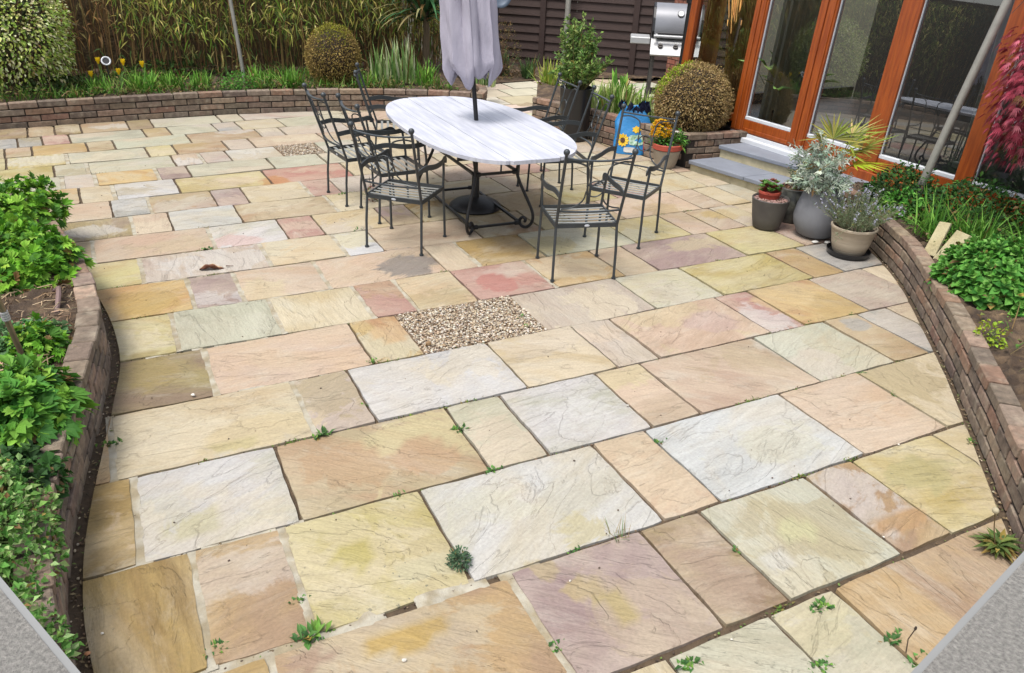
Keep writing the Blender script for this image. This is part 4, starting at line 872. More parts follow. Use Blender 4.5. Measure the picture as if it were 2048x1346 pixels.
# ------------------------------------------------------------------ left bed
LG = [(112, 172, 46), (138, 196, 60), (92, 150, 42), (160, 208, 78), (80, 132, 44)]
LD = [(94, 154, 58), (120, 176, 64), (144, 196, 72), (76, 132, 54)]
for (px, py, z, rx, ry, h, n, cols, lab, nm, lob, L, W) in [
 (22, 432, .30, .36, .45, .30, 800, LG, 'mound of bright lime green lobed leaves, farthest of the plants on the left wall', 'leafy_perennial', 5, .075, .03),
 (45, 535, .28, .34, .50, .27, 1300, LG, 'wide mound of fresh green leaves spilling over the left wall, second from the back', 'leafy_perennial', 5, .07, .03),
 (75, 690, .30, .14, .16, .16, 260, LG, 'small bright green plant beside the slanting lamp stake in the left bed', 'leafy_perennial', 5, .06, .026),
 (40, 690, .28, .28, .22, .13, 380, [(104, 150, 96), (128, 170, 116), (88, 134, 80)], 'low blue green groundcover under the slanting lamp stake', 'leafy_perennial', 3, .05, .03),
 (32, 835, .30, .25, .32, .26, 650, LD, 'dark green plant with large lobed leaves reaching over the left wall at mid height', 'leafy_perennial', 5, .085, .04)]:
    q = P3(px, py, z); clump(nm, lab, 'plant', (q[0], q[1], .25), rx, ry, h, n, L, W, cols, 'leafy plants in the left bed', lob, .3, .5, bumps=.18)
q = P3(35, 945, .33); clump('ivy_patch', 'dark glossy ivy between the lobed plant and the small leaved shrub in the left bed', 'ivy', (q[0] - .05, q[1], .25), .22, .18, .16, 380, .055, .045, [(58, 96, 48), (74, 116, 54), (52, 84, 44)], lobes=3, stems=False)
root = clump('variegated_bush', 'low bush of small pale edged green leaves beside the bottom left ledge', 'bush', (-.67, 2.62, .26), .23, .44, .28, 4200, .032, .021, [(108, 160, 72), (136, 182, 92), (84, 134, 58), (176, 206, 132)], stems=True, bumps=.1)
clump('variegated_bush', 'lower end of the small leaved bush hugging the wall beside the bottom left ledge', 'bush', (-.60, 2.0, .24), .20, .34, .27, 2600, .032, .021, [(108, 160, 72), (136, 182, 92), (84, 134, 58), (176, 206, 132)], bumps=.1)
# dry litter on the bare patch of the left bed
mb = MB()
for _ in range(420):
    q = (random.uniform(-1.0, -.42), random.uniform(4.0, 5.3)); a = random.uniform(0, 6.28); L = random.uniform(.03, .14); z = .27 + random.uniform(0, .04)
    mb.tube([(q[0], q[1], z), (q[0] + L * math.cos(a) * .5, q[1] + L * math.sin(a) * .5, z + random.uniform(0, .02)), (q[0] + L * math.cos(a), q[1] + L * math.sin(a), z)], random.uniform(.0015, .004), 3, jit(S(*random.choice(((186, 160, 126), (150, 122, 92), (206, 186, 150), (120, 96, 74)))), .15), False)
tag(mb.obj('dry_stalks', 'litter'), 'dry straw coloured stalks littering the bare soil of the left bed', 'plant litter', None, 'stuff')
mb = MB(); q = P3(112, 600, .3); mb.tube([(q[0], q[1] - .12, .27), (q[0] + .02, q[1], .33), (q[0] + .015, q[1] + .13, .32), (q[0] - .02, q[1] + .17, .29)], [.012, .015, .013, .008], 8); tag(mb.obj('bent_root', mat('mauve brown bark', S(132, 108, 104), .7, var=.15), smooth=True), 'curved mauve brown root lying on the bare soil by the left wall', 'root')
# ------------------------------------------------------------------ right bed
q = P3(1970, 600, .42)
SG = [(92, 156, 60), (114, 178, 76), (70, 130, 52), (138, 196, 94)]
root = thing('stonecrop_mound', 'big mound of bright green rounded leaves beside the sawn stone offcuts in the right bed', 'plant', (5.17, 2.84, .24)); mb = MB(); st = MB()
for _ in range(300):
    d = rdir(.05, 1); e = np.array([d[0] * .40, d[1] * .40, d[2] * .36]) * random.uniform(.82, 1.04); ax = np.array([d[0] * .6, d[1] * .6, .8]); ax /= np.linalg.norm(ax)
    st.tube([(e[0] * .35, e[1] * .35, 0), e * .85, e], [.005, .004, .003], 4, jit(S(120, 170, 80), .1), False)
    u = np.cross(ax, (0, 0, 1.01)); u /= np.linalg.norm(u) + 1e-9; v = np.cross(ax, u)
    for tier in range(4):
        for k in range(4):
            a = k * 1.571 + tier * .785 + random.uniform(-.2, .2); r_ = .5 + tier * .45
            dd = ax * (1.3 - .35 * tier) + (u * math.cos(a) + v * math.sin(a)) * r_
            mb.leaf(e - ax * tier * .022, dd, ax, (.042 + .016 * tier) * random.uniform(.8, 1.15), .034 + .008 * tier, gcol(SG, .14), .15, .18, .6)
st.obj('stems', 'drystem', root); mb.obj('foliage', 'leaf', root)
DG = [(50, 88, 42), (64, 108, 48), (86, 132, 56), (44, 76, 38)]
for (p, rx, ry, h, n, cols, lab, L, W) in [
 ((6.18, 4.45, .24), .38, .32, .36, 2200, DG, 'dark evergreen bush at the foot of the leaning grey pole below the glass', .055, .028),
 ((6.15, 3.72, .24), .42, .46, .44, 2600, DG, 'dark evergreen bush under the red maple beside the glass', .055, .028),
 ((5.95, 4.25, .24), .18, .2, .22, 500, [(92, 160, 60), (116, 182, 76), (78, 140, 52)], 'fresh light green shoots in front of the dark bush by the grey pole', .06, .026),
 ((5.72, 4.28, .24), .14, .13, .16, 300, [(110, 160, 60), (150, 190, 84), (84, 136, 54)], 'small yellowish green plant just behind the right wall near the lavender pot', .05, .024)]:
    clump('evergreen_bush' if cols is DG else 'leafy_shoots', lab, 'bush', p, rx, ry, h, n, L, W, cols, None, 1, .3, .5, bumps=.15)
for (px, py, lab) in [(1960, 455, 'long arching grass clump between the maple and the mound of rounded leaves'), (2020, 440, 'grass clump at the right edge of the picture under the maple'), (1900, 450, 'thin grass clump behind the sawn stone offcuts')]:
    q = {1960: (5.78, 3.42), 2020: (6.02, 3.12), 1900: (5.72, 3.75)}[px]; tuft('grass_clump', lab, 'grass plant', (q[0], q[1], .25), 120, .40, .014, [(104, 160, 60), (132, 184, 80), (84, 136, 52)], .9, .8, .12, 'grass clumps in the right bed')
q = P3(1975, 665, .3); clump('lime_weed', 'small lime yellow plant below the mound of rounded leaves', 'weed', (q[0], q[1] - .02, .24), .09, .09, .14, 130, .032, .024, [(180, 200, 60), (160, 190, 60)])
gcv = MB()
for _ in range(2600):
    y = random.uniform(.9, 4.6); x0 = np.interp(y, RC[::-1, 1], RC[::-1, 0]) + .16; x = x0 + (6.5 - x0) * random.random() ** .8
    if math.sin(4.1 * x + y) + math.sin(3.3 * y - 1.7 * x) < -.1 and random.random() < .85: continue
    if random.random() < .6: gcv.leaf((x, y, .27 + random.uniform(0, .07)), rdir(-.1, 1), (0, 0, 1), random.uniform(.03, .07), random.uniform(.014, .034), gcol([(76, 120, 50), (100, 146, 62), (130, 140, 76), (120, 96, 66), (156, 130, 96)]), .3)
    else: gcv.blade((x, y, .26), (random.uniform(-.6, .6), random.uniform(-.6, .6), 1), random.uniform(.06, .2), .008, gcol([(90, 140, 56), (116, 160, 70), (150, 140, 90)]), .7, 3)
tag(gcv.obj('ground_cover', 'leaf'), 'patchy low weeds and dry leaves on the soil of the right bed', 'ground cover', None, 'stuff')
# red maple
root = thing('red_maple', 'crimson japanese maple with feathery leaves hanging at the right edge of the picture', 'maple', (6.40, 3.45, .42)); mb = MB(); st = MB()
MPC = [(196, 80, 100), (212, 104, 122), (170, 60, 82), (146, 48, 68), (222, 122, 138)]
tips = []
for i in range(9):
    a = i * .7 + random.uniform(-.3, .3); e = np.array([.42 * math.cos(a), .42 * math.sin(a), random.uniform(1.15, 1.75)]); m_ = e * (.45, .45, .75) + (0, 0, .2)
    st.tube([(0, 0, .55), m_, e, e + (.15 * math.cos(a), .15 * math.sin(a), -.25)], [.018, .012, .006, .003], 6, jit(S(96, 70, 66), .1))
st.tube([(0, 0, -.02), (.02, .01, .3), (0, 0, .6)], [.035, .03, .024], 8, S(96, 72, 66)); st.obj('trunk', 'drystem', root)
for _ in range(2400):
    d = rdir(-.9, 1); k = random.uniform(.68, 1.04) * (1 + .14 * math.sin(5 * d[0] + 7 * d[2]) * math.sin(6 * d[1] + 2))
    q = np.array([d[0] * .50 * k, d[1] * .55 * k, 1.03 + d[2] * .66 * k]); ax = np.array([d[0] * .8, d[1] * .8, -.75 + .5 * d[2]]) + rdir() * .3; ax /= np.linalg.norm(ax)
    nr = np.array([d[0], d[1], .5 + d[2]]); sd_ = np.cross(ax, nr); sd_ /= np.linalg.norm(sd_) + 1e-9; c = gcol(MPC, .16)
    for j in range(7):
        an = (j - 3) * .42; v = ax * math.cos(an) + sd_ * math.sin(an); mb.leaf(q, v, nr, .070 * (1 - .1 * abs(j - 3)) * random.uniform(.7, 1.15), .010, jit(c, .08, .03), .3)
mb.obj('foliage', 'leaf', root)
# ------------------------------------------------------------------ planter: half dead box ball and strap leaves
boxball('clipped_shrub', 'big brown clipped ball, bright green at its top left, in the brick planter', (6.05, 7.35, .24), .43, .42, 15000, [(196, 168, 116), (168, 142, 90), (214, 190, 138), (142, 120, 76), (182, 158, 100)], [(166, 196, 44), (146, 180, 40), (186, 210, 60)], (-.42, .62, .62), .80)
VS = [(150, 186, 84), (188, 206, 120), (206, 214, 150), (120, 164, 66), (170, 200, 96)]
for (px, py, L, n, lab, cols, Wd) in [(1215, 215, .42, 60, 'tall cream striped strap leaves left of centre in the brick planter', VS, .03), (1262, 222, .40, 55, 'cream striped strap leaves in the middle of the brick planter', VS, .03), (1300, 240, .36, 50, 'cream striped strap leaves against the brown clipped ball', VS, .026), (1180, 205, .34, 40, 'cream striped strap leaves close behind the tall black pot', VS, .026)]:
    q = P3(px, py, .36); tuft('striped_grass', lab, 'striped plant', (q[0] + .12, q[1] + .2, .26), n * 2, L, Wd, cols, .6, .35, .2, 'striped plants in the brick planter')
q = P3(1235, 190, .4); root = tuft('broad_leaf_plant', 'fresh broad green leaves at the back of the brick planter', 'plant', (q[0] + .3, q[1] + .35, .26), 40, .42, .085, [(120, 176, 66), (146, 196, 84), (98, 156, 58)], .8, .7, .12)
q = P3(1110, 200, .1); tuft('striped_grass', 'yellow green striped leaves to the left of the tall black pot', 'striped plant', (q[0] + .1, q[1] + .35, .1), 70, .55, .05, [(190, 206, 90), (160, 190, 80), (206, 216, 120)], .75, .6, .12, 'striped plants in the brick planter')
q = P3(1105, 150, 0)
# ================================================================== GARDEN FURNITURE
def backy(z, x=0, bow=0.0):
    return -.205 - .175 * max(0, (z - .42)) / .56 - bow * (1 - (x / .22) ** 2)
def make_chair(label):
    t = thing('garden_chair', label, 'chair', (0, 0, 0), 0, 'iron armchairs round the oval table'); ir = 'iron'
    zb = .99
    bk = MB()
    for s in (-1, 1):
        lg = MB(); lg.tube([(s * .238, -.235, 0), (s * .236, -.225, .22), (s * .230, -.205, .42)], .0102, 8); lg.tube([(s * .238, -.235, 0), (s * .238, -.235, .012)], .017, 8); lg.obj('leg', ir, t, True)
        lg = MB(); lg.tube(catmull([(s * .245, .232, 0), (s * .243, .225, .2), (s * .238, .215, .42), (s * .246, .205, .55), (s * .25, .19, .655)], 4), .0102, 8); lg.tube([(s * .245, .232, 0), (s * .245, .232, .012)], .017, 8); lg.obj('leg', ir, t, True)
        bk.tube([(s * .230, -.205, .42), (s * .234, backy(.6), .6), (s * .238, backy(.8), .8), (s * .241, backy(zb), zb)], .0108, 8)
        bk.ball((s * .241, backy(zb) - .002, zb + .012), .023, None, 10, 7)
        ar = MB(); ar.bar(catmull([(s * .235, backy(.66) + .0, .66), (s * .245, -.15, .675), (s * .262, .0, .655), (s * .262, .13, .655), (s * .25, .21, .668), (s * .248, .245, .650), (s * .248, .242, .625)], 5), .008, .040); ar.obj('armrest', ir, t, True)
    for (z, bw, r_) in ((.945, .035, .0115), (.545, .03, .010)):
        xs_ = np.linspace(-.238, .238, 13); bk.bar([(x, backy(z, x, bw), z + .012 * (abs(x) / .238) ** 2 * (1 if z > .7 else 0)) for x in xs_], .022 if z > .7 else .019, .009)
    bk.obj('back_frame', ir, t, True)
    sc_ = MB(); rc = .73; a = np.linspace(0, 2 * math.pi, 25)
    sc_.tube([(.062 * math.cos(q), backy(rc + .062 * math.sin(q), 0, .03), rc + .062 * math.sin(q)) for q in a], .0052, 6)
    for s in (-1, 1):
        for pts in ([(.228, .925), (.165, .93), (.085, .90), (.066, .83), (.063, .75)], [(.063, .71), (.075, .64), (.13, .585), (.215, .56)]):
            c = catmull([(s * x, backy(z, x, .03), z) for x, z in pts], 6); sc_.tube(c, .006, 6)
    sc_.obj('back_scrollwork', ir, t, True)
    st = MB()
    fr = [(-.232, -.205, .42), (-.24, .215, .425), (.24, .215, .425), (.232, -.205, .42)]
    for i in range(4): st.bar([fr[i], fr[(i + 1) % 4]], .008 if i % 2 == 0 else .030, .030 if i % 2 == 0 else .008) if False else st.bar([fr[i], fr[(i + 1) % 4]], .010, .032)
    st.obj('seat_frame', ir, t)
    for i in range(6):
        y = -.15 + i * .062; w_ = .233 + .007 * (y + .2) / .42; sl = MB(); sl.bar([(-w_, y, .428), (-w_ * .5, y, .424), (0, y, .421), (w_ * .5, y, .424), (w_, y, .428)], .024, .004); sl.obj('seat_slat', MT['slatiron'], t)
    bd_ = MB(); bd_.ball((0, -.213, .42), .012, None, 12, 6, (1.7, .25, .8)); bd_.obj('badge', 'whitetrim', t, True)
    return t
MT['slatiron'] = mat('worn grey iron', S(160, 162, 158), .4, .1, var=.16, vs=14)
# position of the feet centre, direction it faces (degrees from +x)
CH = [(1.95, 5.72, 46, 'iron armchair at the near left corner of the oval table, seen from behind'),
      (2.10, 6.46, 3, 'iron armchair on the left long side, squeezed between two chairs, its seat half hidden'),
      (1.95, 7.02, 6, 'iron armchair standing farthest left, its tall back clear against the brick wall'),
      (2.62, 7.92, -18, 'iron armchair at the far end, mostly behind the white tabletop'),
      (3.74, 5.24, 215, 'iron armchair in front of the blue sack, turned towards the near right table corner'),
      (3.72, 6.36, 168, 'middle iron armchair of the right long side, just beside the tall black pot'),
      (3.78, 7.05, 175, 'farthest right iron armchair, its back against the tall black pot'),
      (2.975, 4.73, 75, 'nearest iron armchair at the near end of the table with its back to us')]
ch0 = make_chair(CH[0][3])
for i, (x, y, a, lab) in enumerate(CH):
    rz = math.radians(a - 90)
    if i == 0: ch0.location = (x, y, .001); ch0.rotation_euler = (0, 0, rz)
    else: dup(ch0, (x, y, .001), rz, lab)
# ------------------------------------------------------------------ oval table
TX, TY, TZ = 2.77, 6.24, .80
tb = thing('garden_table', 'large oval table with whitewashed plank top on black scrolled iron legs', 'table', (TX, TY, 0), math.radians(-1.5))
hw, hl, ne = .64, 1.26, 2.6
def outl(y): return hw * max(0, 1 - abs(y / hl) ** ne) ** (1 / ne)
tp = MB(); edges = [-hw, -.42, -.21, 0.0, .21, .42, hw]
for i in range(6):
    xa, xb = edges[i] + (.002 if i else 0), edges[i + 1] - (.002 if i < 5 else 0)
    ys_ = np.linspace(-hl, hl, 121); pl_ = []; pr_ = []
    for y in ys_:
        w_ = outl(y); l_, r_ = max(xa, -w_), min(xb, w_)
        if r_ > l_: pl_.append((l_, y)); pr_.append((r_, y))
    tp.prism(pl_[::-1] + pr_, TZ - .028, TZ + random.uniform(-.0008, .0008))
tp.obj('tabletop', 'chalk', tb)
uf = MB()
for s in (-1, 1): uf.bar([(s * .34, -.95, TZ - .045), (s * .34, .95, TZ - .045)], .03, .03)
for y in (-.9, -.45, .45, .9): uf.bar([(-.5, y, TZ - .046), (.5, y, TZ - .046)], .03, .028)
uf.obj('top_frame', 'ironblack', tb)
for sx in (-1, 1):
    for sy_ in (-1, 1):
        d = np.array([sx * .72, sy_ * .69]); o = np.array([sx * .20, sy_ * .52]); lg = MB()
        prof = [(.07, TZ - .05), (.045, .68), (-.005, .56), (-.01, .48), (.03, .38), (.10, .25), (.145, .15), (.14, .07), (.095, .022), (.045, .03), (.03, .075), (.055, .105), (.082, .09), (.075, .065)]
        lg.tube(catmull([(o[0] + d[0] * u, o[1] + d[1] * u, z) for u, z in prof], 6), .0135, 8); lg.obj('leg', 'ironblack', tb, True)
for z, k_, nm in ((.50, -.008, 'stretcher'), (.055, .03, 'stretcher')):
    c = [(sx * (.20 + .72 * k_), sy_ * (.52 + .69 * k_), z) for sx, sy_ in ((-1, -1), (1, -1), (1, 1), (-1, 1))]
    for i in range(4):
        m_ = MB(); a_, b_ = np.array(c[i]), np.array(c[(i + 1) % 4]); m_.bar([a_, b_], .020, .020)
        for e, q in ((a_, b_), (b_, a_)): v = (q - e) / np.linalg.norm(q - e); m_.tube([e + v * .01, e + v * .045], .02, 8)
        m_.obj(nm, 'ironblack', tb)
# ------------------------------------------------------------------ closed parasol through the table
pr = thing('parasol', 'closed lilac grey parasol standing through the middle of the white table', 'parasol', (2.85, 6.36, 0))
m_ = MB(); m_.lathe([(.001, .0), (.235, .0), (.245, .012), (.235, .03), (.20, .055), (.14, .078), (.07, .092), (.036, .10), (.034, .32), (.028, .33), (.001, .33)], 40); m_.obj('base', 'ironblack', pr, True)
m_ = MB(); m_.tube([(.0, 0, .1), (0, 0, .75), (-.04, .015, 1.2), (-.17, .06, 2.75)], .0195, 14); m_.obj('pole', 'ironblack', pr, True)
cv = MB(); nz, na = 46, 128; vs = []; folds = 8
z_top, z_bot = 2.72, 1.17
for i in range(nz + 1):
    t = i / nz; z = z_top + (z_bot - z_top) * t
    R_ = .045 + .134 * min(1, t * 1.7) ** .7 + .040 * t
    if t > .93: R_ *= 1 - .30 * ((t - .93) / .07) ** 1.5
    for j in range(na):
        a = 2 * math.pi * j / na; ph = folds * a + .5 * math.sin(a * 2 + 3 * t) + .35 * math.sin(3 * a)
        s_ = abs(math.sin(ph / 2)); f_ = (s_ ** .55) * .34 - .17
        amp = min(1, .25 + t * 1.3)
        rr = R_ * (1 + amp * f_ + .05 * math.sin(13 * a + 5 * t) * t) + .006 * math.sin(17 * z + 5 * a) * t
        aa = a + .10 * math.sin(ph) * amp
        hem = (.05 * math.sin(4 * a + 1) + .04 * math.sin(9 * a)) * max(0, (t - .8) / .2)
        vs.append((rr * math.cos(aa) - .087 * (z - .78), rr * math.sin(aa) + .03 * (z - .78), z + hem))
cv.add(vs, [(i * na + j, i * na + (j + 1) % na, (i + 1) * na + (j + 1) % na, (i + 1) * na + j) for i in range(nz) for j in range(na)])
o = cv.obj('canopy', 'canvas', pr, True); sd2 = o.modifiers.new('s', 'SOLIDIFY'); sd2.thickness = .004
# ================================================================== POTS
def pot(name, label, p, prof, m, soil_r, soil_z, cat='pot', group=None):
    t = thing(name, label, cat, p, random.uniform(0, 6), group); b_ = MB(); b_.lathe(prof, 48); b_.obj('pot_body', m, t, True)
    s_ = MB(); s_.lathe([(.001, soil_z + .012), (soil_r * .6, soil_z + .008), (soil_r, soil_z)], 28); s_.obj('compost', 'soil', t, True); return t
# tall black pot with the bay shrub
q = G(1150, 283); tpt = pot('potted_shrub', 'tall black pot holding an upright leafy green shrub behind the table', (q[0] + .04, q[1] + .12, 0), [(.001, 0), (.165, 0), (.17, .01), (.205, .60), (.21, .635), (.20, .64), (.19, .62), (.18, .55)], 'blackplastic', .185, .58, 'potted shrub')
mb = MB(); st = MB()
BY = [(116, 152, 72), (146, 180, 90), (92, 130, 60), (178, 200, 118), (126, 160, 96)]
for i in range(70):
    a = random.uniform(0, 6.28); h_ = random.choice((random.uniform(.12, .5), random.uniform(.3, .86))); r_ = (.38 if h_ < .45 else .34 - .40 * (h_ - .45)) * random.uniform(.35, 1); e = np.array([r_ * math.cos(a), r_ * math.sin(a), .6 + h_])
    st.tube([(e[0] * .15, e[1] * .15, .56), (e[0] * .6, e[1] * .6, .6 + h_ * .5), e], [.008, .005, .002], 5, jit(S(110, 104, 62), .2))
    for k in range(60):
        t_ = random.uniform(.25, 1.02); q_ = e * (t_ ** 1.2, t_ ** 1.2, 1) if False else np.array([e[0] * t_, e[1] * t_, .6 + h_ * t_]); ax = np.array([e[0] * .8, e[1] * .8, .55]) + rdir() * .75
        mb.leaf(q_ + rdir() * .02, ax, rdir(.2, 1), random.uniform(.05, .085), random.uniform(.02, .03), gcol(BY, .2), .15)
st.obj('stems', 'drystem', tpt); mb.obj('foliage', 'leaf', tpt)
# terracotta rimmed pot with yellow flowers
q = G(1337, 338); t = pot('flower_pot', 'stone coloured pot with a red rim full of yellow wallflowers beside the steps', (q[0] + .02, q[1] + .1, 0), [(.001, 0), (.105, 0), (.125, .05), (.150, .17), (.156, .20)], 'stonepot', .14, .25, 'flower pot')
m_ = MB(); m_.lathe([(.155, .205), (.166, .21), (.170, .262), (.160, .268), (.150, .265), (.146, .20)], 44); m_.obj('rim', 'terra', t, True)
mb = MB(); fl_ = MB(); inv = Matrix.Rotation(-t.rotation_euler[2], 3, 'Z')
def lc(x, y, z): v = inv @ Vector((x, y, 0)); return np.array([v[0], v[1], z])
for _ in range(420):
    d = rdir(0, 1); b_ = lc(-.05, .05, .26) if random.random() < .5 else lc(.08, -.04, .25); s_ = (.12, .12, .18) if random.random() < .5 else (.11, .11, .12)
    mb.leaf(b_ + d * s_ * random.uniform(.4, 1), d + rdir() * .7, (0, 0, 1), random.uniform(.04, .07), random.uniform(.02, .032), gcol([(84, 140, 54), (110, 164, 66), (70, 120, 48)]), .3)
for _ in range(170):
    d = rdir(-.1, 1); c = lc(-.07, .06, .36); q_ = c + d * (.115, .115, .17) * random.uniform(.75, 1.05)
    for k in range(4): a = k * 1.571; fl_.leaf(q_, (math.cos(a), math.sin(a), .3), d, .024, .022, jit(S(*random.choice(((248, 206, 40), (240, 186, 30), (226, 150, 40)))), .06, .02), .1)
mb.obj('foliage', 'leaf', t); tag(fl_.obj('flowers', 'leaf', t), kind='stuff')
fl_ = MB(); q_ = lc(.04, -.08, .40)
for k in range(5): a = k * 1.257; fl_.leaf(q_, (math.cos(a), math.sin(a), .4), (0, 0, 1), .035, .03, S(236, 238, 230), .1)
fl_.obj('white_bloom', 'leaf', t)
# charcoal bowl with succulents and a smaller red pot
q = G(1538, 462); t = pot('succulent_pot', 'charcoal tapered pot of reddish succulents with a small red pot nested in it', (q[0] + .04, q[1] + .09, 0), [(.001, 0), (.10, 0), (.118, .015), (.138, .10), (.160, .24), (.166, .275), (.160, .28), (.152, .27), (.145, .24)], 'charpot', .15, .25, 'pot')
m_ = MB()
for _ in range(260):
    a, r_ = random.uniform(0, 6.28), .145 * math.sqrt(random.random()); pebble(m_, (r_ * math.cos(a), r_ * math.sin(a), .262), random.uniform(.006, .01), jit(S(176, 140, 132), .2))
m_.obj('grit', 'gravel', t, True)
m_ = MB(); c = Matrix.Rotation(-t.rotation_euler[2], 3, 'Z') @ Vector((.03, .06, 0)); m_.lathe([(.085, .25), (.095, .30), (.100, .305), (.100, .325), (.090, .327), (.084, .30)], 30, (c[0], c[1], 0)); m_.obj('inner_pot', 'terra', t, True)
mb = MB()
for _ in range(60):
    a = random.uniform(0, 6.28); r_ = .08 * math.sqrt(random.random()); b_ = (c[0] + r_ * 1.25 * math.cos(a), c[1] + r_ * 1.25 * math.sin(a), .31 + random.uniform(0, .09)); cl = random.choice(((96, 150, 70), (150, 84, 66), (128, 70, 60), (120, 164, 80)))
    for k in range(7): an = k * .9; mb.leaf(b_, (math.cos(an), math.sin(an), random.uniform(.2, .9)), (0, 0, 1), .035, .018, jit(S(*cl), .15), -.1, .3)
mb.obj('succulents', 'leaf', t)
# mottled black glazed jar behind
q = G(1590, 452); t = pot('glazed_pot', 'mottled black glazed pot half hidden between the charcoal pot and the big grey pot', (q[0] + .08, q[1] + .16, 0), [(.001, 0), (.12, 0), (.132, .02), (.150, .14), (.150, .24), (.135, .27), (.138, .31), (.130, .315), (.122, .29)], 'mottled', .12, .29, 'pot')
mb = MB()
for _ in range(16):
    a = random.uniform(0, 6.28); r_ = random.uniform(0, .09); hh = random.uniform(.12, .36); e = np.array([r_ * 1.8 * math.cos(a), r_ * 1.8 * math.sin(a), .3 + hh])
    for k in range(24):
        t_ = k / 24; an = k * 2.4; mb.leaf(np.array([e[0] * t_, e[1] * t_, .29 + hh * t_]), (math.cos(an), math.sin(an), .3), (0, 0, 1), .035, .02, gcol([(40, 74, 46), (58, 96, 56), (76, 110, 60)]), .1)
for _ in range(40): mb.leaf((random.uniform(-.1, .1), random.uniform(-.1, .1), .31), rdir(0, 1), (0, 0, 1), .07, .022, gcol([(150, 92, 74), (120, 150, 84), (170, 120, 96)]), .3)
mb.obj('foliage', 'leaf', t)
# big grey egg shaped pot: silver ragwort and fan palm
q = G(1650, 484); gx, gy = q[0] + .02, q[1] + .15
t = pot('potted_palm', 'big grey egg shaped pot with silver leaved plant and yellowing fan palm', (gx, gy, .012), [(.001, 0), (.12, 0), (.16, .025), (.20, .10), (.212, .17), (.20, .26), (.172, .36), (.142, .45), (.132, .475), (.124, .475), (.118, .45)], 'greypot', .125, .44, 'potted palm')
t.rotation_euler = (0, 0, 0); mb = MB(); st = MB()
SV = [(206, 218, 200), (188, 206, 188), (222, 230, 214), (172, 194, 172)]
for _ in range(46):
    a = random.uniform(1.5, 5.0) if random.random() < .92 else random.uniform(0, 6.28); tl = random.uniform(.1, 1.2); L = random.uniform(.22, .44) if random.random() < .75 else random.uniform(.40, .56)
    b_ = np.array([-.05, .03, .46]); d = np.array([math.cos(a) * math.sin(tl), math.sin(a) * math.sin(tl), math.cos(tl)])
    if tl > .9: L *= .6
    e = b_ + d * L + (0, 0, -.08 * tl); st.tube([b_, b_ + d * L * .55 + (0, 0, .02), e], [.005, .004, .003], 5, jit(S(180, 192, 176), .1))
    for k in range(15):
        tt = random.uniform(.25, 1.0); q_ = b_ * (1 - tt) + e * tt; an = random.uniform(0, 6.28); ax = d * .7 + rdir() * .8; c = gcol(SV, .1); ax /= np.linalg.norm(ax); nr = rdir(.2, 1); sd_ = np.cross(ax, nr); sd_ /= np.linalg.norm(sd_) + 1e-9
        Lf = random.uniform(.06, .105)
        mb.leaf(q_, ax, nr, Lf, .018, c, .1)
        for m in (.45, .75):
            for s in (-1, 1): mb.leaf(q_ + ax * Lf * m, ax * .6 + sd_ * s * .8, nr, Lf * .42, .015, c, .1)
st.obj('silver_stems', 'drystem', t); mb.obj('silver_foliage', 'leaf', t)
fans = [((.10, -.06, .80), (.5, -.35, .55), [(170, 172, 72), (146, 158, 62), (186, 180, 90)], .34), ((.02, .05, .84), (.15, .1, 1), [(150, 160, 70), (176, 168, 84), (128, 140, 62)], .32), ((.20, .02, .86), (.85, -.2, .6), [(140, 158, 66), (166, 170, 86), (190, 176, 110)], .36), ((-.03, .10, .78), (-.4, .4, .9), [(132, 140, 62), (170, 150, 90)], .28),
        ((.11, -.14, .66), (.62, -.6, .28), [(190, 206, 50), (206, 214, 66), (170, 196, 48)], .34), ((.14, .0, .72), (.9, -.45, .35), [(176, 190, 66), (196, 200, 84)], .34), ((.22, -.08, .76), (.8, -.5, .75), [(160, 150, 70), (190, 170, 96), (150, 166, 70)], .36)]
for (c, d, cols, L) in fans:
    fb = MB(); d = np.array(d); d /= np.linalg.norm(d); c = np.array(c); up = np.array([0, 0, 1.0]); sd_ = np.cross(d, up); sd_ /= np.linalg.norm(sd_)
    fb.tube([(.03, 0, .44), (c + np.array([.03, 0, .44])) / 2 + (0, 0, .03), c], [.007, .005, .004], 5, S(150, 140, 70))
    tiltn = np.cross(sd_, d)
    for k in range(17):
        an = (k - 8) * .185; v = d * math.cos(an) + sd_ * math.sin(an) + tiltn * .10 * abs(math.sin(an)); fb.leaf(c, v, tiltn, L * (1 - .12 * abs(an)) * random.uniform(.8, 1.1), .021, gcol(cols, .18), random.uniform(.05, .35), .25, .42)
    fb.obj('palm_frond', 'leaf', t)
for k, (dx, dy) in enumerate(((-.12, -.13), (-.02, -.175), (.15, .1))):
    m_ = MB(); m_.ball((0, 0, .006), .03, None, 14, 7, (1.2, .8, .32)); o = m_.obj('pot_foot', 'white', None, True); o.location = (gx + dx, gy + dy, .003); o.rotation_euler = (0, 0, .4 * k)
    tag(o, ['left white pebble foot under the front of the big grey pot', 'right white pebble foot under the front of the big grey pot', 'white pebble foot hidden behind the big grey pot'][k], 'pot foot', 'white pot feet')
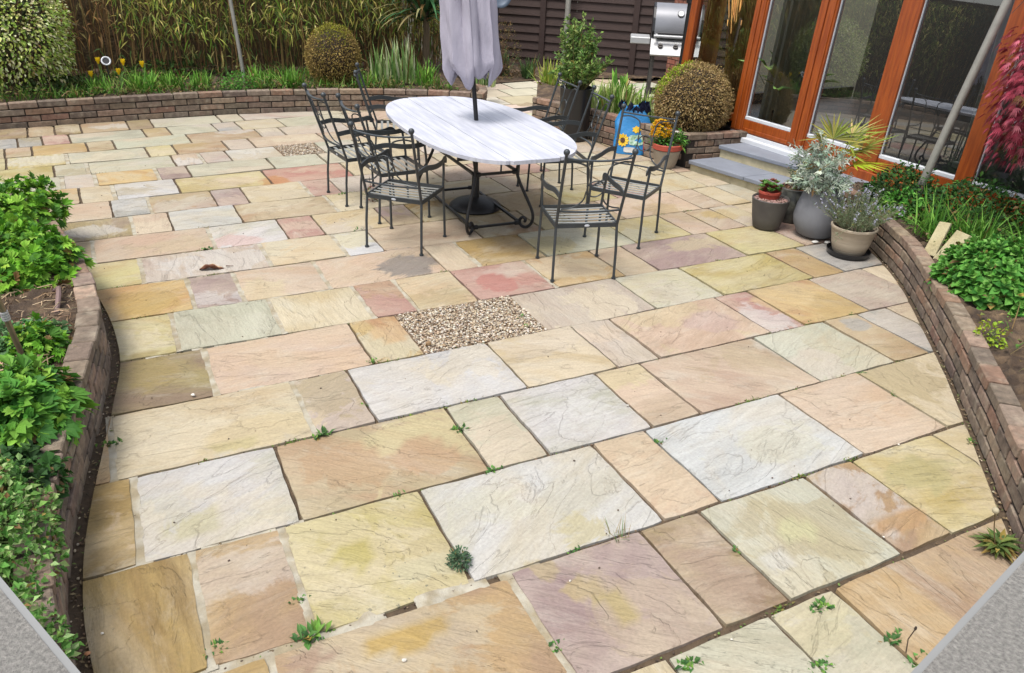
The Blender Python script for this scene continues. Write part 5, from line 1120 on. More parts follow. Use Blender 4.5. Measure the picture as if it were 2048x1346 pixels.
# ribbed beige pot with lavender on a black saucer
q = G(1712, 520); bx, by = q[0] + .03, q[1] + .12
m_ = MB(); m_.lathe([(.001, .004), (.145, .004), (.165, .012), (.178, .05), (.172, .052), (.16, .02), (.001, .018)], 44); o = m_.obj('saucer', 'blackplastic', None, True); o.location = (bx, by, 0); tag(o, 'round black plastic saucer under the ribbed beige pot', 'saucer')
t = pot('lavender_pot', 'ribbed beige pot of grey green lavender with tiny pale flowers on a black saucer', (bx, by, .02), [(.001, 0), (.115, 0), (.13, .015), (.150, .08), (.166, .16), (.178, .215), (.184, .22), (.184, .235), (.172, .238), (.160, .21)], 'beigepot', .165, .19, 'lavender pot')
t.rotation_euler = (0, 0, 0); mb = MB(); st = MB(); fl_ = MB()
for _ in range(120):
    a = random.uniform(0, 6.28); tl = random.uniform(.05, 1.0); L = random.uniform(.18, .40); b_ = np.array([.07 * math.cos(a), .07 * math.sin(a), .19]); d = np.array([math.cos(a) * math.sin(tl), math.sin(a) * math.sin(tl), math.cos(tl)]); e = b_ + d * L
    st.tube([b_, b_ + d * L * .6, e + (0, 0, -.02)], [.003, .0025, .0015], 4, jit(S(128, 132, 100), .2), False)
    for k in range(24):
        tt = random.uniform(.2, 1.0); mb.leaf(b_ + d * L * tt, d * .7 + rdir() * .8, rdir(.2, 1), random.uniform(.02, .036), .006, gcol([(128, 146, 112), (104, 128, 86), (150, 162, 130)]), .1)
    if random.random() < .6:
        for k in range(random.choice((2, 3, 4))):
            q_ = b_ + d * L * random.uniform(.8, 1.0) + rdir() * .01
            for j in range(4): fl_.leaf(q_, rdir(), rdir(), .013, .011, jit(S(206, 206, 226), .06, .02), .1)
q_ = np.array([-.30, -.10, .22]); st.tube([(-.10, -.05, .25), (-.20, -.08, .245), q_], [.003, .002, .002], 4, S(128, 132, 100), False)
for j in range(14): mb.leaf(q_ + rdir() * .03, rdir(), rdir(), .03, .007, gcol([(150, 162, 130)]), .1)
st.obj('stems', 'drystem', t); mb.obj('foliage', 'leaf', t); tag(fl_.obj('flowers', 'leaf', t), kind='stuff')
# ------------------------------------------------------------------ blue compost sack
q = G(1268, 312); t = thing('compost_sack', 'open blue plastic sack printed with a sunflower leaning on the brick planter', 'sack', (q[0] + .05, q[1] + .16, 0), math.radians(-30))
SW, SD, SH = .185, .095, .53
mb = MB(); nz, na = 22, 44; vs = []
def sackp(a, z):
    t_ = z / SH; w_ = SW * (1.0 + .06 * math.sin(t_ * 3) - .22 * max(0, t_ - .65) / .35); d_ = SD * (1.15 - .55 * t_); c_, s_ = math.cos(a), math.sin(a)
    e = 2 / 3.2; x = w_ * math.copysign(abs(c_) ** e, c_); y = d_ * math.copysign(abs(s_) ** e, s_) + .10 * t_
    x += .014 * math.sin(9 * z + 3 * a) + .01 * math.sin(23 * z + a); y += .012 * math.sin(14 * z + 2 * a); return (x, y, z + (.035 * math.sin(2 * a + .6) + .02 * math.sin(5 * a)) * max(0, t_ - .8) * 5)
for i in range(nz + 1):
    for j in range(na): vs.append(sackp(2 * math.pi * j / na, SH * i / nz))
mb.add(vs, [(i * na + j, i * na + (j + 1) % na, (i + 1) * na + (j + 1) % na, (i + 1) * na + j) for i in range(nz) for j in range(na)] + [tuple(range(na))[::-1]])
o = mb.obj('sack_body', 'blue', t, True); sd2 = o.modifiers.new('s', 'SOLIDIFY'); sd2.thickness = .004
mb = MB(); n_ = 26; mb.add([(*sackp(2 * math.pi * j / n_, SH * .86)[:2], SH * .84) for j in range(n_)], [tuple(range(n_))]); mb.obj('compost', 'soil', t)
mb = MB()
for j in range(44): a = 6.28 * j / 44; v = sackp(a, SH * random.uniform(.86, .93)); mb.leaf(v, (random.uniform(-.5, .5), random.uniform(-.5, .5), 1), rdir(), .10, .06, jit(S(40, 44, 70), .2), -.1)
mb.obj('crumpled_neck', 'leaf', t)
def facep(x, z, off=.006):   # point on the front (-y) of the sack
    best = min((abs(sackp(a, z)[0] - x), sackp(a, z)[1]) for a in np.linspace(math.pi * 1.02, math.pi * 1.98, 40)); return (x, best[1] - off, z)
def patch(poly_fn, n, m, nm, parent, off):
    b_ = MB(); pts = [facep(*poly_fn(2 * math.pi * i / n), off) for i in range(n)]; c = np.mean(np.array(pts), 0); c[1] -= .001
    b_.add([tuple(c)] + pts, [(0, i + 1, (i + 1) % n + 1) for i in range(n)]); return b_.obj(nm, m, parent)
pf_ = patch(lambda a: (-.11 + .068 * math.cos(a) * (1 + .12 * math.cos(12 * a)), .16 + .068 * math.sin(a) * (1 + .12 * math.cos(12 * a))), 96, 'yellow', 'printed_sunflower', t, .008)
patch(lambda a: (-.11 + .028 * math.cos(a), .16 + .028 * math.sin(a)), 24, 'brownprint', 'flower_centre', pf_, .012)
patch(lambda a: (.05 + .05 * math.cos(a) * (1 + .15 * math.cos(7 * a)), .28 + .035 * math.sin(a) * (1 + .15 * math.cos(7 * a))), 60, 'yellow', 'printed_bloom', t, .008)
patch(lambda a: (.05 + .09 * math.copysign(abs(math.cos(a)) ** .5, math.cos(a)), .165 + .055 * math.copysign(abs(math.sin(a)) ** .5, math.sin(a))), 40, 'paleprint', 'printed_panel', t, .007)
patch(lambda a: (-.02 + .07 * math.copysign(abs(math.cos(a)) ** .5, math.cos(a)), .055 + .03 * math.copysign(abs(math.sin(a)) ** .5, math.sin(a))), 40, 'white', 'printed_band', t, .007)
patch(lambda a: (.165 + .026 * math.copysign(abs(math.cos(a)) ** .4, math.cos(a)), .17 + .14 * math.copysign(abs(math.sin(a)) ** .4, math.sin(a))), 48, 'red', 'red_stripe', t, .008)
# ------------------------------------------------------------------ barbecue
t = thing('barbecue', 'silver gas barbecue with three knobs standing on the path by the house corner', 'barbecue', (7.66, 9.92, -.06), math.radians(-34))
BXW = .36
m_ = MB()
for sx in (-1, 1):
    for y in (-.20, .22): m_.bar([(sx * .32, y, 0), (sx * .30, y, .92)], .05, .05)
m_.bar([(-.32, -.20, .12), (.32, -.20, .12)], .03, .03); m_.bar([(-.32, .22, .12), (.32, .22, .12)], .03, .03)
for s in (-1, 1): m_.bar([(s * .32, -.20, .12), (s * .32, .22, .12)], .03, .03)
m_.obj('leg_frame', 'charpot', t)
m_ = MB(); m_.box((-.33, -.22, .26), (.33, .22, .29), None, None, .004); m_.obj('shelf', 'blackplastic', t)
m_ = MB(); m_.box((-BXW, -.25, .92), (BXW, .27, 1.08), None, None, .02); m_.obj('firebox', 'blackplastic', t)
m_ = MB(); vs = [(-BXW, -.46, .86), (BXW, -.46, .86), (BXW, -.25, 1.06), (-BXW, -.25, 1.06), (-BXW, -.44, .84), (BXW, -.44, .84), (BXW, -.24, .90), (-BXW, -.24, .90)]; m_.add(vs, [(0, 1, 2, 3), (4, 7, 6, 5), (0, 4, 5, 1), (1, 5, 6, 2), (2, 6, 7, 3), (3, 7, 4, 0)]); cp_ = m_.obj('control_panel', 'silver', t)
nv_ = np.array([0, -.2, .21]); nv_ /= np.linalg.norm(nv_)
for x in (-.22, 0, .22):
    kb = MB(); c = np.array([x, -.355, .96]); kb.tube([c, c + nv_ * .03], [.038, .034], 18); kb.bar([c + nv_ * .03 + (0, -.0, .0), c + nv_ * .045], .055, .014); kb.obj('knob', 'charpot', t, False)
m_ = MB(); prof = [(-.27, 1.09), (-.29, 1.16), (-.25, 1.34), (-.16, 1.47), (-.02, 1.53), (.16, 1.50), (.27, 1.38), (.29, 1.2), (.28, 1.09)]; n_ = len(prof)
m_.add([(-BXW + .03, y, z) for y, z in prof] + [(BXW - .03, y, z) for y, z in prof], [(i, i + 1, n_ + i + 1, n_ + i) for i in range(n_ - 1)]); m_.obj('hood', 'hood', t, True)
for s in (-1, 1):
    m_ = MB(); m_.prism([(y, z) for y, z in prof], 0, .035, None, Matrix(((0, 0, 1, (s * BXW - .035 if s > 0 else -BXW)), (1, 0, 0, 0), (0, 1, 0, 0), (0, 0, 0, 1)))); m_.obj('hood_end', 'blackplastic', t)
m_ = MB(); m_.box((-.30, -.31, 1.075), (.30, -.27, 1.15), None, None, .008); m_.obj('hood_lip', 'blackplastic', t)
m_ = MB(); m_.tube([(-.33, -.36, 1.10), (.33, -.36, 1.10)], .022, 12)
for x in (-.29, .29): m_.bar([(x, -.36, 1.10), (x, -.28, 1.13)], .03, .02)
m_.obj('handle', 'silver', t, True)
g_ = MB(); c = np.array([.03, -.212, 1.40]); nv2 = np.array([0, -.82, .57]); g_.tube([c - nv2 * .01, c + nv2 * .018], .05, 24); th_ = g_.obj('thermometer', 'charpot', t, False); g_ = MB(); g_.tube([c + nv2 * .018, c + nv2 * .021], .042, 24); g_.obj('dial', 'whitetrim', th_)
m_ = MB(); m_.box((-.66, -.20, 1.02), (-.37, .22, 1.06), None, None, .01); m_.box((-.66, -.23, .97), (-.37, -.20, 1.06), None, None, .008); m_.obj('side_table', 'silver', t)
m_ = MB(); m_.box((.37, -.20, 1.00), (.42, .22, 1.06), None, None, .01); m_.obj('folded_table', 'blackplastic', t)
# ------------------------------------------------------------------ poles, lamps, stones
def pole(label, base, top, r, m='polegrey', cat='pole'):
    b_ = MB(); d = np.array(top) - np.array(base); b_.tube([(0, 0, -.1), d * .5, d], r, 14); o = b_.obj('garden_pole', m, None, True); o.location = base; return tag(o, label, cat)
b_ = Y(487, 134, 12.0); tpp = Y(455, -30, 12.05); pole('pale grey pole standing in the back bed in front of the bamboo', (b_[0], b_[1], .25), (tpp[0], tpp[1], tpp[2]), .026)
b_ = Y(1131, 90, 13.2); tpp = Y(1135, -12, 13.2); o = pole('grey white pole rising in front of the dark fence behind the tall pot', (b_[0], b_[1], 0), (tpp[0] + .03, tpp[1], tpp[2] + .4), .05)
b_ = Y(1152, 90, 13.25); tpp = Y(1158, -12, 13.25); m_ = MB(); m_.tube([(0, 0, 0), (0, 0, 2.2)], .007, 6); o = m_.obj('cable', 'polegrey'); o.location = (b_[0] - .03, b_[1], 0); tag(o, 'thin pale cable hanging beside the grey white pole on the fence', 'cable')
d1, d2 = ray(1834, 383), ray(2022, -12); e1 = np.array([0, 0, H]) + d1 * (6.24 / d1[0]); e2 = np.array([0, 0, H]) + d2 * (6.36 / d2[0]); e0 = e1 + (e1 - e2) * ((e1[2] - .22) / (e2[2] - e1[2])); pole('thick weathered grey pole leaning in front of the glass and the red maple', tuple(e0), tuple(e2 + (e2 - e1) * .1), .034)
# stake lamp in the back bed
q = Y(212, 122, 11.6); t = thing('stake_lamp', 'small black garden spotlight with a pale ring among the yellow tulips', 'garden lamp', (q[0], q[1], .25)); h_ = q[2] - .25
m_ = MB(); m_.tube([(0, 0, -.05), (0, 0, h_ - .04)], .012, 8); m_.obj('stake', 'blackplastic', t)
m_ = MB(); ax = np.array([.0, -.85, .5]); c = np.array([0, 0, h_]); m_.tube([c - ax * .10, c - ax * .02, c], [.03, .045, .052], 18); m_.obj('lamp_head', 'blackplastic', t, True)
m_ = MB(); a = np.linspace(0, 2 * math.pi, 25); u_ = np.array([1, 0, 0]); v_ = np.cross(ax, u_); v_ /= np.linalg.norm(v_); m_.tube([c + ax * .004 + (u_ * math.cos(q_) + v_ * math.sin(q_)) * .05 for q_ in a], .010, 8); m_.obj('lamp_ring', 'whitetrim', t, True)
# slanting lamp stake in the left bed
b_ = G(52, 722, .30); tp1 = Y(14, 640, b_[1] - .02); tp2 = Y(-14, 575, b_[1] - .03)
t = thing('stake_lamp', 'slanting brown metal lamp stake with a bright collar at the left edge of the picture', 'garden lamp', (b_[0], b_[1], .25)); o3 = np.array([b_[0], b_[1], .25])
A_ = np.array([b_[0], b_[1], .24]) - o3; B_ = tp1 - o3; D_ = tp2 - o3 + (tp2 - tp1) * 1.5
MT['bronze'] = mat('bronze brown metal', S(150, 136, 112), .35, .6, var=.15, vs=20)
m_ = MB(); m_.tube([A_, B_], .014, 14); m_.obj('stake', 'bronze', t, True)
m_ = MB(); v_ = (D_ - B_) / np.linalg.norm(D_ - B_)
for k in range(4): m_.tube([B_ + v_ * (.002 + k * .012), B_ + v_ * (.011 + k * .012)], .0185, 16)
m_.obj('collar', 'silver', t); m_ = MB(); m_.tube([B_ + v_ * .05, B_ + v_ * .3], .015, 14); m_.obj('upper_stake', 'bronze', t, True)
# sawn stone offcuts leaning in the right bed
for (pts, lab, dx) in [(((1853, 492), (1884, 428), (1901, 452), (1877, 502)), 'pale yellow sawn stone offcut leaning in the right bed nearer the lavender pot', 0), (((1878, 506), (1904, 452), (1930, 476), (1902, 524)), 'pale yellow sawn stone offcut leaning in the right bed nearer the leafy mound', .0)]:
    pp_ = []
    c = G(np.mean([p[0] for p in pts]), max(p[1] for p in pts), .27)
    zs = (.30, .47, .47, .30)
    base = [G(*pts[0], .30), G(*pts[3], .29)]; 
    Y0 = (base[0][1] + base[1][1]) / 2
    tri = [np.array([*G(*pts[0], .30), .30]), np.array([*G(*pts[3], .29), .29])]
    # lean back about 35 degrees from the bottom edge
    ed = tri[1] - tri[0]; ed[2] = 0; L = np.linalg.norm(ed); ed /= L; bk_ = np.array([-ed[1], ed[0], 0]); bk_ = bk_ if bk_ @ np.array([.5, .8, 0]) > 0 else -bk_
    upv = bk_ * .45 + np.array([0, 0, .9]); upv /= np.linalg.norm(upv); nrm = np.cross(ed, upv); nrm /= np.linalg.norm(nrm)
    hh = .21; quad = [tri[0] - upv * .06, tri[0] + ed * L - upv * .06, tri[0] + ed * L * .98 + upv * hh, tri[0] + ed * .01 + upv * (hh - .01)]
    ctr = sum(quad) / 4; m_ = MB(); th2 = nrm * .016
    m_.add([q_ - ctr - th2 for q_ in quad] + [q_ - ctr + th2 for q_ in quad], [(0, 1, 2, 3), (4, 7, 6, 5), (0, 4, 5, 1), (1, 5, 6, 2), (2, 6, 7, 3), (3, 7, 4, 0)])
    o = m_.obj('stone_offcut', 'slabstone'); o.location = ctr; bv = o.modifiers.new('b', 'BEVEL'); bv.width = .004; bv.segments = 2; tag(o, lab, 'stone slab', 'stone offcuts in the right bed')
# blue grey dish fixed high behind the parasol
q = Y(1000, -6, 13.6); t = thing('satellite_dish', 'round blue grey dish high in front of the dark fence beside the parasol', 'dish', (q[0], q[1], 0)); m_ = MB(); c = np.array([0, 0, q[2] + .02]); ax = np.array([-.3, -.9, .2]); ax /= np.linalg.norm(ax)
u_ = np.cross(ax, (0, 0, 1)); u_ /= np.linalg.norm(u_); v_ = np.cross(u_, ax); vs = [tuple(c - ax * .06)]
for r_ in (.08, .15, .21):
    for j in range(36): a = j * math.pi / 18; vs.append(tuple(c - ax * (.06 * (1 - (r_ / .21) ** 2)) + (u_ * math.cos(a) + v_ * math.sin(a)) * r_))
m_.add(vs, [(0, 1 + j, 1 + (j + 1) % 36) for j in range(36)] + [(1 + 36 * i + j, 1 + 36 * i + (j + 1) % 36, 37 + 36 * i + (j + 1) % 36, 37 + 36 * i + j) for i in range(2) for j in range(36)]); o = m_.obj('reflector', 'bluegrey', t, True); sd2 = o.modifiers.new('s', 'SOLIDIFY'); sd2.thickness = .008
m_ = MB(); m_.tube([(.0, .1, -.02), (.02, .12, q[2])], .022, 10); m_.tube([(.02, .12, q[2]), tuple(c - ax * .06)], .018, 8); m_.obj('mast', 'fencepost', t, True)
# ------------------------------------------------------------------ things behind the glass
def inroom(x, y, z): v = HM @ Vector((x, y, z)); return v
v = inroom(sy(7.48), -.26, -.1); t = thing('reed_bundle', 'tall bundle of dried brown reeds in a dark pot behind the corner window', 'dried reeds', (v[0], v[1], .31 - .12)); m_ = MB()
for _ in range(260):
    a = random.uniform(0, 6.28); r_ = .09 * math.sqrt(random.random()); k = random.uniform(1.2, 2.4); L = random.uniform(1.3, 1.9); m_.tube([(r_ * math.cos(a), r_ * math.sin(a), .2), (r_ * 1.5 * math.cos(a), r_ * 1.5 * math.sin(a), L * .6), (r_ * k * math.cos(a) + random.uniform(-.06, .06), r_ * k * math.sin(a), L)], [.004, .003, .006], 4, jit(S(226, 172, 100, 1.0), .3), False)
m_.obj('reeds', 'reed', t); m_ = MB(); m_.lathe([(.001, 0), (.11, 0), (.14, .25), (.13, .26)], 24); m_.obj('pot_body', 'blackplastic', t, True)
v = inroom(sy(6.72), -.32, .32); t = thing('indoor_plant', 'pale green broad leaved plant in a dark pot just inside the glass door', 'house plant', (v[0], v[1], .31)); m_ = MB()
for _ in range(26): a = random.uniform(0, 6.28); tl = random.uniform(.2, 1.1); d = np.array([math.cos(a) * math.sin(tl), math.sin(a) * math.sin(tl), math.cos(tl)]); e = np.array([0, 0, .35]) + d * random.uniform(.15, .5); m_.tube([(0, 0, .3), e * .6 + (0, 0, .1), e], .004, 4, S(110, 140, 70), False); m_.leaf(e, d + (0, 0, -.2), (0, 0, 1), .30, .11, gcol([(150, 186, 96), (176, 204, 120), (120, 160, 80)]), .25)
m_.obj('foliage', 'leaf', t); m_ = MB(); m_.lathe([(.001, 0), (.13, 0), (.17, .3), (.16, .31)], 24); m_.obj('pot_body', 'charpot', t, True)
v = inroom(sy(4.9), -1.2, .32); t = thing('indoor_post', 'pale grey post inside the room behind the glass left of the leaning pole', 'post', (v[0], v[1], .31)); m_ = MB(); m_.box((-.09, -.09, 0), (.09, .09, 2.4), None, None, .01); m_.obj('shaft', 'curtain', t); m_ = MB(); m_.box((-.12, -.12, 0), (.12, .12, .06), None, None, .006); m_.obj('foot', 'curtain', t)
# ------------------------------------------------------------------ foreground ledges of the window we look out from
def ledge(name, lab, pa, pb, side, z):
    a, b_ = G(*pa, z), G(*pb, z); d = b_ - a; L = np.linalg.norm(d); d /= L; n = np.array([-d[1], d[0]]) * side
    a2 = a - d * .22; b2 = b_ + d * .06; c = (a2 + b2) / 2; t = thing(name, lab, 'ledge', (c[0], c[1], z))
    m_ = MB(); q4 = [a2 + n * .004, b2 + n * .004, b2 + n * .20, a2 + n * .20]; m_.prism([tuple(p - c) for p in (q4 if side > 0 else q4[::-1])], -.03, 0); m_.obj('rendered_top', 'roughcast', t)
    m_ = MB(); q4 = [a2 - n * .002, b2 - n * .002, b2 + n * .004, a2 + n * .004]; m_.prism([tuple(p - c) for p in (q4 if side > 0 else q4[::-1])], -.034, -.001); m_.obj('edge_trim', 'ledgetrim', t)
ledge('rendered_ledge', 'grey roughcast ledge cutting across the bottom left corner of the picture', (0, 1160), (155, 1346), -1, 1.75)
ledge('rendered_ledge', 'grey roughcast ledge cutting across the bottom right corner of the picture', (2048, 1108), (1828, 1346), 1, 1.75)
# ------------------------------------------------------------------ weeds in the joints
WG = [(84, 132, 66), (104, 152, 76), (70, 112, 58), (120, 164, 70)]
def rosette(lab, px, py, n, L, W, cols=WG, up=.5, kind='weed'):
    q_ = G(px, py); m_ = MB()
    for k in range(int(n * 1.6)):
        a = random.uniform(0, 6.28); a += .45 * math.sin(2 * a); u_ = random.uniform(up * .1, up * 3.2); m_.leaf((random.gauss(0, .022), random.gauss(0, .006), 0), (math.cos(a), math.sin(a), u_), (0, 0, 1), L * random.uniform(.4, 1.0), W * random.uniform(.6, 1.1), gcol(cols, .25), .25, .2, .55)
    o = m_.obj(kind, 'leaf'); o.location = (q_[0], q_[1], -.012); return tag(o, lab, kind, 'weeds growing in the paving joints')
for (px, py, n, L, W, lab) in [
 (643, 868, 26, .075, .016, 'spiky weed rosette between the long cream slab and the pink white slab'), (922, 857, 22, .055, .012, 'spiky weed at the top of the narrow grey slab joint'),
 (985, 938, 16, .04, .016, 'small weed at the bottom corner of the narrow grey slab'), (797, 990, 14, .045, .010, 'small spiky weed on the upper edge of the bright yellow slab'),
 (622, 1268, 24, .085, .024, 'big dark weed rosette below the left corner of the bright yellow slab'), (598, 1198, 14, .035, .014, 'tiny weed in the pale joint left of the bright yellow slab'),
 (436, 1292, 18, .05, .010, 'straggly weed in the pale joint right of the large ochre slab'), (1153, 1097, 10, .03, .012, 'tiny weed below the white slab with the ochre patch'),
 (1112, 1292, 12, .035, .016, 'small weed in the pale joint left of the mauve slab'), (1376, 1326, 22, .05, .020, 'leafy weed at the bottom edge of the picture below the mauve slab'),
 (1642, 1212, 26, .05, .022, 'bushy weed clump below the streaky white slab at the bottom right'), (1785, 1278, 20, .055, .020, 'pale leafy weed at the bottom right beside a thin seed stalk'), (1640, 1332, 16, .045, .02, 'weed at the bottom frame edge right of the bushy clump'),
 (1835, 1322, 16, .045, .02, 'weed beside the bottom right grey ledge'), (1476, 1098, 10, .035, .014, 'small weed on the left edge of the streaky white slab'), (1318, 882, 10, .035, .012, 'small weed left of the large white slab on the right'),
 (1790, 787, 18, .04, .012, 'mossy weed in the joint below the cream triangular slab'), (1720, 745, 12, .035, .012, 'low weed at the top left of the cream triangular slab'), (1618, 645, 16, .035, .010, 'grassy weed above the white green slab near the right wall'), (1700, 627, 12, .04, .010, 'small upright weed in the joint near the grey speckled slab'),
 (1940, 882, 16, .05, .014, 'weed at the foot of the right wall above the black speckled yellow slab'), (745, 722, 16, .05, .010, 'dark weed at the lower left corner of the orange pink slab by the gravel'), (736, 806, 10, .025, .014, 'bright moss tuft in the joint beside the big white slab'),
 (413, 497, 16, .05, .022, 'small weed at the end of the long pink slab near the dead leaf'), (684, 388, 16, .05, .016, 'weed by the foot of the farthest left chair'), (716, 458, 10, .07, .010, 'thin upright weed beside the near left chair'),
 (224, 886, 18, .05, .018, 'weed at the foot of the left wall'), (1040, 632, 14, .05, .012, 'weed sprouting in the near gravel square'), (1050, 652, 10, .04, .012, 'second smaller weed sprouting in the near gravel square'), (100, 250, 18, .06, .014, 'weed at the foot of the back wall on the far left')]:
    rosette(lab, px, py, n, L, W)
q = G(925, 1135); m_ = MB()
for _ in range(420): d = rdir(.0, 1); p_ = d * (.05, .055, .07) * random.uniform(.3, 1); m_.leaf(p_, d + rdir() * .6, (0, 0, 1), .016, .007, gcol([(84, 116, 84), (104, 134, 98), (70, 100, 74)]), .2)
o = m_.obj('weed', 'leaf'); o.location = (q[0], q[1] + .03, 0); tag(o, 'feathery grey green weed in the joint right of the bright yellow slab', 'weed', 'weeds growing in the paving joints')
q = G(1240, 1072); o = tuft('weed', 'thin grass blades sprouting above the mauve slab', 'weed', (q[0], q[1], -.01), 22, .10, .004, [(110, 140, 80), (168, 150, 104)], 1.2, .4, .04, 'weeds growing in the paving joints')
q = G(745, 402); m_ = MB()
for _ in range(60): a = random.uniform(0, 6.28); m_.leaf((random.uniform(-.06, .06), random.uniform(-.06, .06), random.uniform(0, .14)), (math.cos(a), math.sin(a), .5), (0, 0, 1), .05, .016, gcol([(168, 92, 78), (130, 84, 66), (110, 128, 70)]), .2)
m_.tube([(0, 0, 0), (-.02, 0, .24)], .003, 4, S(140, 90, 70)); o = m_.obj('weed', 'leaf'); o.location = (q[0], q[1], -.01); tag(o, 'reddish leafy weed under the near left chair', 'weed', 'weeds growing in the paving joints')
q = G(1992, 1098); t = thing('dandelion', 'large straggly dandelion plant with a bare seed stalk at the foot of the right wall', 'weed', (q[0], q[1], -.01), 0, 'weeds growing in the paving joints'); m_ = MB()
for k in range(70): a = k * 2.4; m_.leaf((random.uniform(-.02, .02), random.uniform(-.02, .02), random.uniform(0, .04)), (math.cos(a), math.sin(a), random.uniform(.2, 1.1)), (0, 0, 1), random.uniform(.05, .13), .024, gcol([(96, 116, 58), (120, 134, 64), (150, 130, 70), (84, 108, 54)], .2), .35)
m_.obj('foliage', 'leaf', t); m_ = MB(); m_.tube([(0, 0, 0), (-.04, .02, .12), (-.07, .03, .22)], .0025, 5, S(120, 100, 66)); m_.ball((-.07, .03, .225), .014, S(190, 180, 150)); m_.obj('seed_stalk', 'drystem', t)
q = G(1812, 1305); m_ = MB(); m_.tube([(0, 0, 0), (.0, .01, .06), (.0, .0, .12)], .0022, 5, S(84, 66, 50)); m_.ball((0, 0, .125), .005, S(60, 48, 40), 8, 6, (1, 1, 2)); o = m_.obj('seed_stalk', 'drystem'); o.location = (q[0], q[1], 0); tag(o, 'single thin dark seed stalk standing by the bottom right weeds', 'seed stalk')
# moss and litter along the walls and in joints
m_ = MB()
for _ in range(700):
    s_ = random.random()
    if s_ < .55: i_ = random.randrange(40, len(LC) - 1); p_ = LC[i_] + np.array([random.uniform(.005, .06), random.uniform(-.03, .03)])
    else: i_ = random.randrange(16, len(RC) - 1); p_ = RC[i_] + np.array([-random.uniform(.0, .06), -random.uniform(0, .03)])
    if random.random() < .6: pebble(m_, (p_[0], p_[1], -.01), random.uniform(.003, .007), jit(S(*random.choice(((120, 96, 70), (150, 124, 96), (96, 80, 60), (206, 190, 160)))), .2))
    else: m_.leaf((p_[0], p_[1], -.008), rdir(0, .3), (0, 0, 1), random.uniform(.01, .03), random.uniform(.005, .012), jit(S(*random.choice(((104, 120, 56), (130, 110, 76), (160, 140, 104)))), .2), .0)
for _ in range(1500):
    k = random.choice(range(1, 12)); x = random.uniform(-.4, 5.2); y = lineY(JL[k], x)
    if x < xmin(y) or x > xmax(y): continue
    c = random.choice(((90, 70, 52), (70, 56, 44), (110, 90, 66), (140, 120, 92))) if random.random() < .85 else (110, 140, 60)
    pebble(m_, (x, y + random.uniform(-.007, .007), -.012), random.uniform(.003, .0065), jit(S(*c), .2))
for _ in range(150):
    x = random.uniform(-.3, 5); y = random.uniform(1.7, 9.5)
    if x < xmin(y) or x > xmax(y): continue
    pebble(m_, (x, y, .002), random.uniform(.003, .006), jit(S(*random.choice(((96, 76, 60), (84, 66, 54), (120, 100, 80)))), .2), .6)
jm = MB()
for _ in range(46):
    k = random.choice(range(1, 16)); x = random.uniform(-.3, 5.0); y = lineY(JL[k], x)
    if x < xmin(y) or x > xmax(y): continue
    for j in range(random.randrange(12, 46)):
        c = random.choice(((104, 140, 58), (126, 158, 66), (92, 118, 56), (150, 140, 84), (120, 96, 70)))
        jm.leaf((x + random.gauss(0, .03), y + random.gauss(0, .006), -.012), rdir(.1, 1), (0, 0, 1), random.uniform(.01, .032), random.uniform(.004, .010), jit(S(*c), .2), .2)
for (xx, yy, vx, vy) in [(1.22, 3.2, .0, -.3), (1.1, 3.45, .02, -.2)]:
    for j in range(60): t_ = random.random(); jm.leaf((xx + vx * t_ + random.gauss(0, .008), yy + vy * t_, -.012), rdir(.1, 1), (0, 0, 1), random.uniform(.008, .02), .008, jit(S(140, 168, 60), .2), .2)
tag(jm.obj('joint_moss', 'leaf'), 'bits of moss and tiny seedlings along the paving joints', 'moss', None, 'stuff')
tag(m_.obj('plant_debris', 'gravel'), 'scattered crumbs of soil, moss and bits of bark on the paving', 'debris', None, 'stuff')
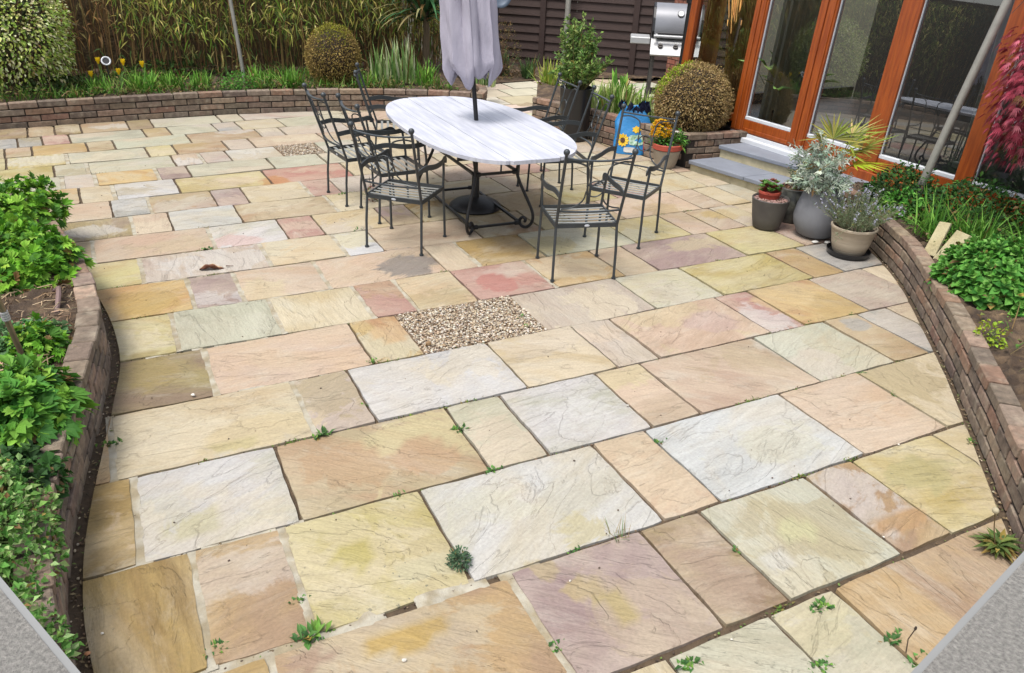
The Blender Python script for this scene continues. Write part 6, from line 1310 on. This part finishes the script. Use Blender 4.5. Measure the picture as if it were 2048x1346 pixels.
# the dead leaf and a few pale pebbles
q = G(428, 541); t = thing('dead_leaf', 'curled brown and cream dead leaf lying on the long grey pink slab', 'dead leaf', (q[0], q[1] + .03, 0), math.radians(-6)); m_ = MB(); vs = []; n1, n2 = 16, 8
for i in range(n1 + 1):
    u_ = i / n1; x = (u_ - .5) * .19; wv = .045 * math.sin(math.pi * min(1, u_ * 1.02 + .02)) ** .6 * (1 - .55 * u_)
    for j in range(n2 + 1):
        v_ = j / n2 * 2 - 1; a = v_ * 1.9 + .5; r_ = wv * (1 + .12 * math.sin(9 * u_ + 4 * v_)); vs.append((x, -r_ * math.sin(a), .004 + r_ * (1 - math.cos(a)) * .55 + .012 * math.sin(5 * u_) + .004 * math.sin(21 * u_ + 3 * v_)))
m_.add(vs, [(i * (n2 + 1) + j, i * (n2 + 1) + j + 1, (i + 1) * (n2 + 1) + j + 1, (i + 1) * (n2 + 1) + j) for i in range(n1) for j in range(n2)]); m_.c = [jit(S(*((104, 64, 44) if (f_ % n2) > 2 else (206, 176, 140))), .18) for f_ in range(len(m_.f))]
o = m_.obj('leaf_blade', 'litter', t, True); sd2 = o.modifiers.new('s', 'SOLIDIFY'); sd2.thickness = .0015
m_ = MB(); m_.tube([(.09, 0, .016), (.12, .006, .010), (.14, .012, .006)], [.004, .003, .002], 6, S(90, 60, 44)); m_.obj('leaf_stalk', 'drystem', t)
for (px, py, r_, lab) in [(386, 792, .013, 'white pebble on the lower edge of the mauve brown slab by the left wall'), (205, 1268, .006, 'tiny white pebble on the large ochre slab'), (1463, 1280, .006, 'white pebble in the joint at the bottom corner of the mauve slab'), (808, 1322, .009, 'white flake on the pink brown slab at the bottom'), (1767, 1075, .006, 'white pebble beside the narrow pink ochre slab'), (1797, 890, .007, 'white pebble above the black speckled yellow slab'), (176, 1310, .014, 'orange brown pebble in the soil strip by the left wall'), (857, 690, .022, 'round brown pebble in the corner of the near gravel square'), (1255, 812, .008, 'white pebble in the joint left of the narrow pink slab'), (1140, 1163, .006, 'white crumb on the flaked mauve slab')]:
    q = G(px, py); m_ = MB(); pebble(m_, (0, 0, r_ * .5), r_, S(232, 226, 214) if 'white' in lab else (S(214, 150, 104) if 'orange' in lab else S(150, 120, 84))); o = m_.obj('pebble', 'gravel', None, True); o.location = (q[0], q[1], .001); tag(o, lab, 'pebble', 'loose pebbles on the paving')
